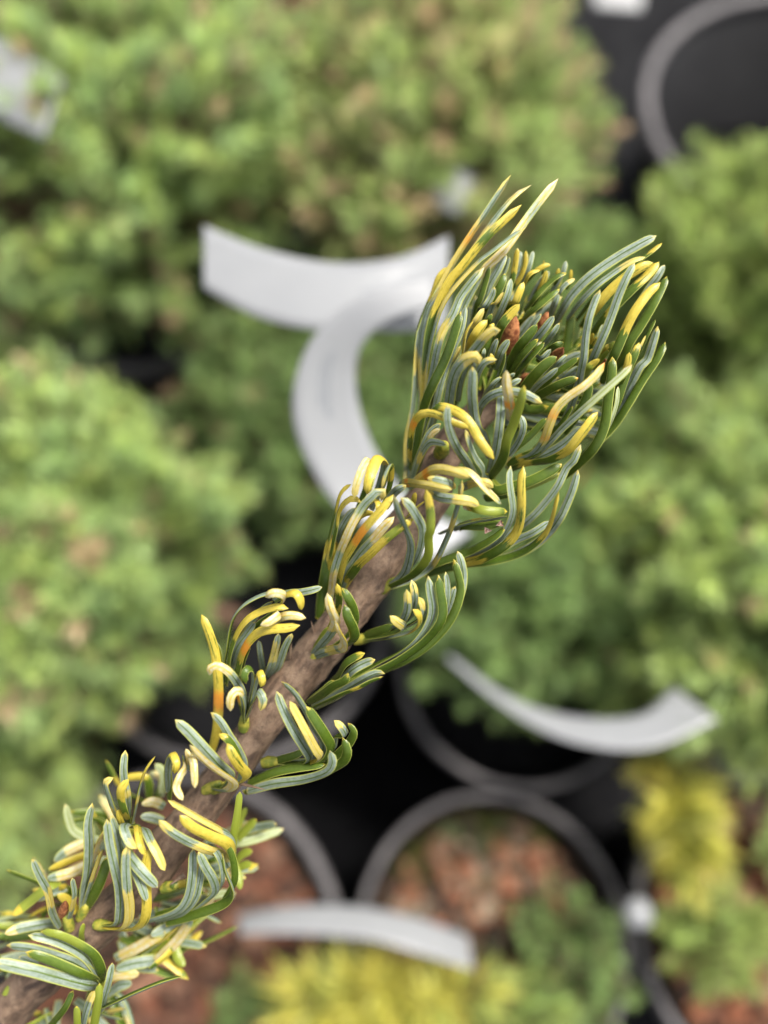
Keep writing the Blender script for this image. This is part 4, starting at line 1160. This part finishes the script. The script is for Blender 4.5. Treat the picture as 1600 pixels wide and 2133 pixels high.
26 g | M1380,430,-11 1150,560,-13 960,650,-15 | P.2,.9 Y.1,.3
24 e | M1490,390,-11 1330,520,-13 1160,640,-15 | Y0,.5
26 g | M1600,320,-9 1480,500,-12 1330,650,-14 1200,740,-16 | P.1,.8
24 e | M1240,740,-10 1370,640,-12 1500,500,-14 | Y.2,.7
28 g | M960,740,-12 1150,690,-13 1340,660,-15
24 g | M1160,780,-12 980,790,-13 860,820,-15 | P0,1
26 g | M1100,860,-12 1000,880,-13 900,950,-15
24 d | M1540,720,-14 1480,640,-15 1450,520,-16 | L0,1
22 g | K1040,1560,-10 900,1680,-12 780,1800,-14 | P0,.8
26 g | K560,1850,-10 700,1780,-12 850,1700,-14
20 d | K1360,970,-14 1290,1040,-15 1220,1120,-16 | L0,1
20 d | K1330,1210,-14 1260,1230,-15 1200,1290,-16 | L0,1
20 d | K1330,1310,-14 1260,1320,-15 1190,1360,-16 | L0,1
20 d | K1280,880,-14 1240,960,-15 1200,1080,-16 | L0,1
20 d | K1240,1500,-12 1220,1400,-13 1190,1300,-14 | L0,1
20 m | K700,1480,-4 790,1460,-5 900,1440,-7 | Y.3,.6
20 m | K850,1610,-4 720,1670,-5 600,1700,-8
"""


def parse(line):
    head, body, *rest = [s.strip() for s in line.split('|')]
    hw = head.split()
    w = float(hw[0]); roll = hw[1]
    pts = []
    tile = 'X'
    for tok in body.split():
        if tok[0].isalpha():
            tile = tok[0]; tok = tok[1:]
        nums = tok.split(',')
        ox, oy, sc = TILES[tile]
        pts.append([ox + float(nums[0]) / sc, oy + float(nums[1]) / sc, float(nums[2]) if len(nums) > 2 else None])
    if pts[-1][2] is None: pts[-1][2] = -9.0
    if pts[0][2] is None: pts[0][2] = 0.0
    s = [0]
    for a, b in zip(pts[:-1], pts[1:]): s.append(s[-1] + math.hypot(a[0] - b[0], a[1] - b[1]) + 1e-3)
    kn = [i for i in range(len(pts)) if pts[i][2] is not None]
    for i in range(len(pts)):
        if pts[i][2] is None: pts[i][2] = float(np.interp(s[i], [s[k] for k in kn], [pts[k][2] for k in kn]))
    bands = []
    if rest and rest[0]:
        for b in rest[0].split():
            a, c = b[1:].split(',')
            bands.append((b[0], float(a), float(c)))
    return w, roll, pts, bands


STEM = [(-70, 2245, -18, 100), (15, 2105, -15, 99), (130, 1990, -12, 98), (250, 1880, -10, 96), (330, 1790, -9, 96), (400, 1705, -9, 92), (465, 1620, -9, 90), (528, 1530, -9, 90),
        (580, 1460, -9, 95), (640, 1385, -9, 94), (700, 1310, -9, 92), (750, 1240, -9, 92), (800, 1165, -9, 98), (850, 1095, -9, 100), (895, 1035, -10, 94),
        (915, 965, -11, 84), (960, 900, -13, 74), (1010, 850, -14, 66), (1050, 805, -13, 58), (1085, 765, -12, 46), (1105, 735, -11, 26)]


def build_branch():
    base_w = Vector((-0.158, -0.166, 0.150))
    root = thing('pine_branch', base_w, 'variegated pine branch with curled yellow and blue-green needles, sharp in front', 'branch')
    # stem: seen part from the photograph, then out of frame and down into the wide pot
    pts = [(tw(x, y, z), w * 0.92 / FPX * (D0 - z / 1000) * 0.5) for x, y, z, w in STEM]
    tail = [(Vector((-0.158, -0.166, 0.140)), 0.0105), (Vector((-0.160, -0.168, 0.25)), 0.0098), (Vector((-0.156, -0.160, 0.36)), 0.0090), (Vector((-0.142, -0.128, 0.45)), 0.0082),
            (Vector((-0.118, -0.090, 0.497)), 0.0074)]
    allp = tail + pts
    A_ = [(*p, r) for p, r in allp]
    C_, L = catmull(A_, 260)
    R_ = C_[:, 3]; C3 = C_[:, :3]
    T = np.gradient(C3, axis=0); T /= np.linalg.norm(T, axis=1, keepdims=True)
    U = np.zeros_like(C3); u = np.cross(T[0], [0, 1, 0.3]); U[0] = u / np.linalg.norm(u)
    for i in range(1, len(C3)):
        a = U[i - 1] - T[i] * np.dot(U[i - 1], T[i]); U[i] = a / np.linalg.norm(a)
    S = np.cross(T, U)
    seg = 56
    V = []
    SC = []
    g_ = np.random.default_rng(3)
    scars = [(Vector(C3[i] + (U[i] * math.cos(a) + S[i] * math.sin(a)) * R_[i]), g_.uniform(0.0011, 0.0019), g_.uniform(0.0005, 0.0011))
             for i, a in zip(g_.integers(80, len(C3) - 14, 120), g_.uniform(0, 6.283, 120))]
    s = np.r_[0, np.cumsum(np.linalg.norm(np.diff(C3, axis=0), axis=1))]
    for i in range(len(C3)):
        for j in range(seg):
            a = 2 * math.pi * j / seg
            d = U[i] * math.cos(a) + S[i] * math.sin(a)
            p = Vector(C3[i] + d * R_[i])
            h = 1 + 0.10 * noise.noise(p * 130) + 0.07 * noise.noise(p * 320) + 0.035 * noise.noise(p * 900)
            add = 0.0; sv = 0.0
            if i > 60:
                for q, rs_, hs_ in scars:
                    e = (p - q).length_squared / (rs_ * rs_)
                    if e < 6: add += hs_ * (math.exp(-e * 1.3) - 0.75 * math.exp(-e * 6.0)); sv = max(sv, math.exp(-e * 5.0))
            V.append(C3[i] + d * (R_[i] * h + add)); SC.append(sv)
    n = len(C3)
    quads, uv = [], []
    for i in range(n - 1):
        for j in range(seg):
            k = (j + 1) % seg
            quads.append((i * seg + j, i * seg + k, (i + 1) * seg + k, (i + 1) * seg + j))
            uv += [(j / seg * 28, s[i] * 1000), ((j + 1) / seg * 28, s[i] * 1000), ((j + 1) / seg * 28, s[i + 1] * 1000), (j / seg * 28, s[i + 1] * 1000)]
    me = mesh_np('stem', np.array(V), np.array(quads))
    set_color(me, 'scar', np.repeat(np.array(SC)[:, None], 3, 1))
    ul = me.uv_layers.new(name='UVMap')
    ul.data.foreach_set('uv', np.array(uv, dtype=np.float32).ravel())
    put('stem', me, M_BARK, root)
    # needles
    cnt = 0
    for line in SPEC.strip().splitlines():
        line = line.split('#')[0].strip()
        if not line: continue
        w, roll, pts, bands = parse(line)
        tw_ = 0.0
        if ':' in roll:
            roll, tws = roll.split(':'); tw_ = float(tws)
        rl = ROLL[roll] if roll in ROLL else float(roll)
        rl += random.uniform(-24, 24)
        dm = D0 - np.mean([p[2] for p in pts]) / 1000
        P3 = [tw(*p) for p in pts][::-1]
        put('needle', needle_mesh(P3, w * 0.86 / FPX * dm, rl, bands, twist=tw_ + random.uniform(-14, 14), tip_yellow=random.uniform(0.012, 0.040)), M_NEEDLE, root)
        cnt += 1
    # deep needles inside the rosette, one mass
    g_ = np.random.default_rng(5)
    Vs, Fs, Us, Bs, off = [], [], [], [], 0
    bm = bmesh.new()
    for i in range(150):
        a = math.radians(g_.uniform(-30, 98))
        ln = g_.uniform(110, 220)
        bx, by = 1030 + g_.normal(0, 26), 815 + g_.normal(0, 26)
        z0 = g_.uniform(-19, -11)
        zt = z0 + g_.uniform(2, 7)
        ex, ey = bx + math.cos(a) * ln * 1.15, by - math.sin(a) * ln
        bend = g_.normal(0, 16)
        mx, my = (bx + ex) / 2 + bend, (by + ey) / 2 + bend
        P3 = [tw(bx, by, z0), tw(mx, my, (z0 + zt) / 2), tw(ex, ey, zt)]
        m = needle_mesh(P3, 0.0021, g_.choice([0, 180, 110, -110]), [], nseg=10)
        bm.from_mesh(m)
        bpy.data.meshes.remove(m)
    me = bpy.data.meshes.new('inner_needles'); bm.to_mesh(me); bm.free()
    o = put('inner_needles', me, M_NEEDLE, root); o['kind'] = 'stuff'
    # soft bundles on the far side of the stem, below the sharp ones, one mass
    bm = bmesh.new()
    for (cx, cy, dx, dy, cnt) in ((150, 1860, -60, -30, 9), (105, 1930, -80, -5, 9), (60, 2010, -70, 10, 8), (255, 1940, 70, 30, 10), (330, 1890, 75, 20, 11), (300, 1985, 80, -25, 9), (400, 1830, 70, -25, 9),
                                  (445, 1760, 55, -10, 7), (235, 1760, -30, -60, 7), (200, 2060, 40, 60, 8), (110, 2110, -20, 50, 7), (350, 1960, 60, -50, 8), (330, 1660, -25, -45, 5)):
        for i in range(cnt):
            bx, by = cx + g_.normal(0, 16), cy + g_.normal(0, 16)
            z0 = g_.uniform(-27, -16)
            k_ = g_.uniform(0.8, 1.7)
            ex, ey = bx + dx * k_ + g_.normal(0, 34), by + dy * k_ + g_.normal(0, 34)
            cv = g_.normal(0, 16)
            P3 = [tw(bx, by, z0), tw((bx + ex) / 2 + cv, (by + ey) / 2 - cv, z0 + 2), tw(ex, ey, z0 + g_.uniform(-1, 6))]
            bd = [[('Y', 0, .3)], [('P', .1, .5)], [], [], [('P', .3, .6)], [('L', 0, 1)], []][g_.integers(7)]
            m = needle_mesh(P3, 0.0019, g_.choice([0, 0, 150, 110, -60]), bd, nseg=12)
            bm.from_mesh(m)
            bpy.data.meshes.remove(m)
    me = bpy.data.meshes.new('back_needles'); bm.to_mesh(me); bm.free()
    o = put('back_needles', me, M_NEEDLE, root); o['kind'] = 'stuff'
    # winter buds in the rosette
    for (bx, by, bz, ex, ey, ez, w) in ((1052, 735, -8, 1076, 658, -1, 40), (1112, 712, -8, 1142, 648, -1.5, 30), (1148, 752, -8, 1174, 724, -1.5, 24), (1085, 800, -9, 1102, 778, -5, 24),
                                        (1256, 770, -8, 1262, 748, -3, 18)):
        bud(root, tw(bx, by, bz), tw(ex, ey, ez), w / FPX * D0)
    bud(root, tw(128, 1912, -7), tw(137, 1876, 0), 20 / FPX * D0)
    # green nub with a dark end on the stem
    nub(root, tw(917, 945, -7), tw(926, 926, -0.5), 30 / FPX * D0, M_SHEATH)
    # yellow-green bases the needle bundles grow from
    for (tl, x, y, z, dx, dy) in (('H', 45, 1030, -5.5, 22, -30), ('H', 500, 850, -7.5, 40, -6), ('F', 770, 1560, -6.0, 40, -30), ('J', 395, 1190, -4.5, 2, -34), ('J', 590, 1480, -5.5, 40, -4),
                                  ('J', 190, 1680, -5.0, 38, -16), ('K', 1020, 730, -4.5, 38, -18), ('L', 860, 1510, -4.5, 40, 4), ('L', 690, 1400, -7.0, 16, -34), ('L', 570, 1490, -6.0, -8, -34),
                                  ('L', 1080, 690, -6.0, 0, -34), ('E', 950, 925, -7.0, 30, -24), ('K', 700, 1480, -5.5, 36, -10), ('M', 830, 830, -3.0, -30, -14)):
        ox, oy, sc = TILES[tl]
        px, py = ox + x / sc, oy + y / sc
        nub(root, tw(px - dx * 0.35, py - dy * 0.35, z - 1.2), tw(px + dx * 0.55, py + dy * 0.55, z + 1.0), 22 / FPX * D0, M_SHEATH, 'needle_base')
    # dry three-sided cut needle ends
    for (x, y, z) in ((1014, 1105, 2.5), (1043, 1091, 2.5)):
        cut_end(root, x, y, z)
    # small peeling thorn-like flake of bark, bark flakes
    for (a, b, w) in (((500, 1632, -3.2), (556, 1646, 0.5), 13), ((602, 1372, -6), (608, 1338, -4), 9), ((655, 1322, -6), (648, 1292, -6), 10), ((384, 1822, -4), (352, 1844, -2), 12)):
        flake(root, tw(*a), tw(*b), w / FPX * D0)
    return root


def rev(P0, P1, prof, seg=14, wob=0.0, sq=1.0):
    """solid of revolution from P0 to P1 (prof: (t, radius))"""
    ax = (P1 - P0); L = ax.length; ax.normalize()
    x = ax.cross(Vector((0.3, 0.8, 0.5))).normalized(); y = ax.cross(x)
    V, Fc = [], []
    for t, r in prof:
        for j in range(seg):
            a = 2 * math.pi * j / seg
            p = P0 + ax * (L * t) + (x * math.cos(a) + y * math.sin(a) * sq) * r
            k = 1 + wob * noise.noise(p * 1200)
            V.append(P0 + ax * (L * t) + (x * math.cos(a) + y * math.sin(a) * sq) * r * k)
    for i in range(len(prof) - 1):
        for j in range(seg):
            k = (j + 1) % seg
            Fc.append((i * seg + j, i * seg + k, (i + 1) * seg + k, (i + 1) * seg + j))
    return np.array([list(v) for v in V]), np.array(Fc)


def bud(root, P0, P1, w):
    prof = [(0, 0.25 * w), (0.15, 0.42 * w), (0.4, 0.5 * w), (0.65, 0.42 * w), (0.85, 0.22 * w), (0.95, 0.10 * w), (1, 0.004 * w)]
    v, f = rev(P0, P1, prof, 14, 0.25)
    b = put('bud', mesh_np('bud', v, f), M_BUD, root)
    ax = (P1 - P0); L = ax.length; d = ax.normalized()
    x = d.cross(Vector((0.3, 0.8, 0.5))).normalized(); y = d.cross(x)
    for ring, (t0, t1, r0, cnt) in enumerate(((0.05, 0.55, 0.44, 6), (0.3, 0.8, 0.47, 6), (0.52, 1.0, 0.36, 5), (0.68, 1.12, 0.2, 4))):
        for j in range(cnt):
            a = 2 * math.pi * (j + 0.5 * (ring % 2)) / cnt + random.uniform(-0.2, 0.2)
            o_ = x * math.cos(a) + y * math.sin(a)
            s_ = x * -math.sin(a) + y * math.cos(a)
            hw = w * 0.26
            p = []
            for t, rr, ww in ((t0, r0 * 0.98, 1.0), ((t0 + t1) / 2, r0 * 1.12, 0.85), (t1 - 0.1, r0 * 0.98, 0.45), (t1, r0 * 0.86 + random.uniform(0, 0.12), 0.04)):
                c = P0 + d * (L * t) + o_ * (w * rr)
                p += [c - s_ * hw * ww - o_ * w * 0.06, c + o_ * w * 0.05, c + s_ * hw * ww - o_ * w * 0.06]
            fc = []
            for i in range(3):
                for q in range(2):
                    fc.append((i * 3 + q, i * 3 + q + 1, i * 3 + q + 4, i * 3 + q + 3))
            put('scale', mesh_np('scale', np.array([list(q) for q in p]), np.array(fc)), M_BUD, b)


def nub(root, P0, P1, w, mat, name='green_nub'):
    prof = [(0, 0.48 * w), (0.25, 0.56 * w), (0.5, 0.52 * w), (0.75, 0.44 * w), (0.92, 0.34 * w), (1.0, 0.12 * w), (1.0, 0.002 * w)]
    v, f = rev(P0, P1, prof, 16, 0.18)
    put(name, mesh_np(name, v, f), mat, root)


def cut_end(root, x, y, z):
    c = tw(x, y, z)
    n_ = (CAM - c).normalized()
    a_ = RGT; b_ = n_.cross(a_).normalized()
    r0 = 10 / FPX * D0
    pts = []
    for d, sc in ((0.0, 1.0), (-0.0016, 0.9)):
        for k in range(3):
            an = math.radians(100 + 120 * k + x * 7)
            pts.append(list(c + n_ * d + (a_ * math.cos(an) + b_ * math.sin(an)) * r0 * sc * (1.15 if k == 0 else 0.85)))
        pts.append(list(c + n_ * (d - 0.0004)))
    f = [(0, 1, 3), (1, 2, 3), (2, 0, 3), (0, 4, 5), (0, 5, 1), (1, 5, 6), (1, 6, 2), (2, 6, 4), (2, 4, 0), (4, 7, 5), (5, 7, 6), (6, 7, 4)]
    put('cut_needle_end', mesh_np('cut_needle_end', np.array(pts), np.array(f), False), M_CUT, root)


def flake(root, P0, P1, w):
    v, f = rev(P0, P1, [(0, 0.6 * w), (0.2, 0.5 * w), (0.55, 0.32 * w), (0.85, 0.14 * w), (1, 0.004 * w)], 8, 0.3, 0.4)
    put('bark_flake', mesh_np('bark_flake', v, f), M_BARK, root)


build_branch()
scene.cycles.use_denoising = True
scene.cycles.max_bounces = 5
scene.cycles.diffuse_bounces = 3
scene.cycles.glossy_bounces = 2
scene.cycles.transmission_bounces = 3
scene.cycles.use_adaptive_sampling = True
scene.cycles.adaptive_threshold = 0.02
scene.cycles.caustics_reflective = False
scene.cycles.caustics_refractive = False
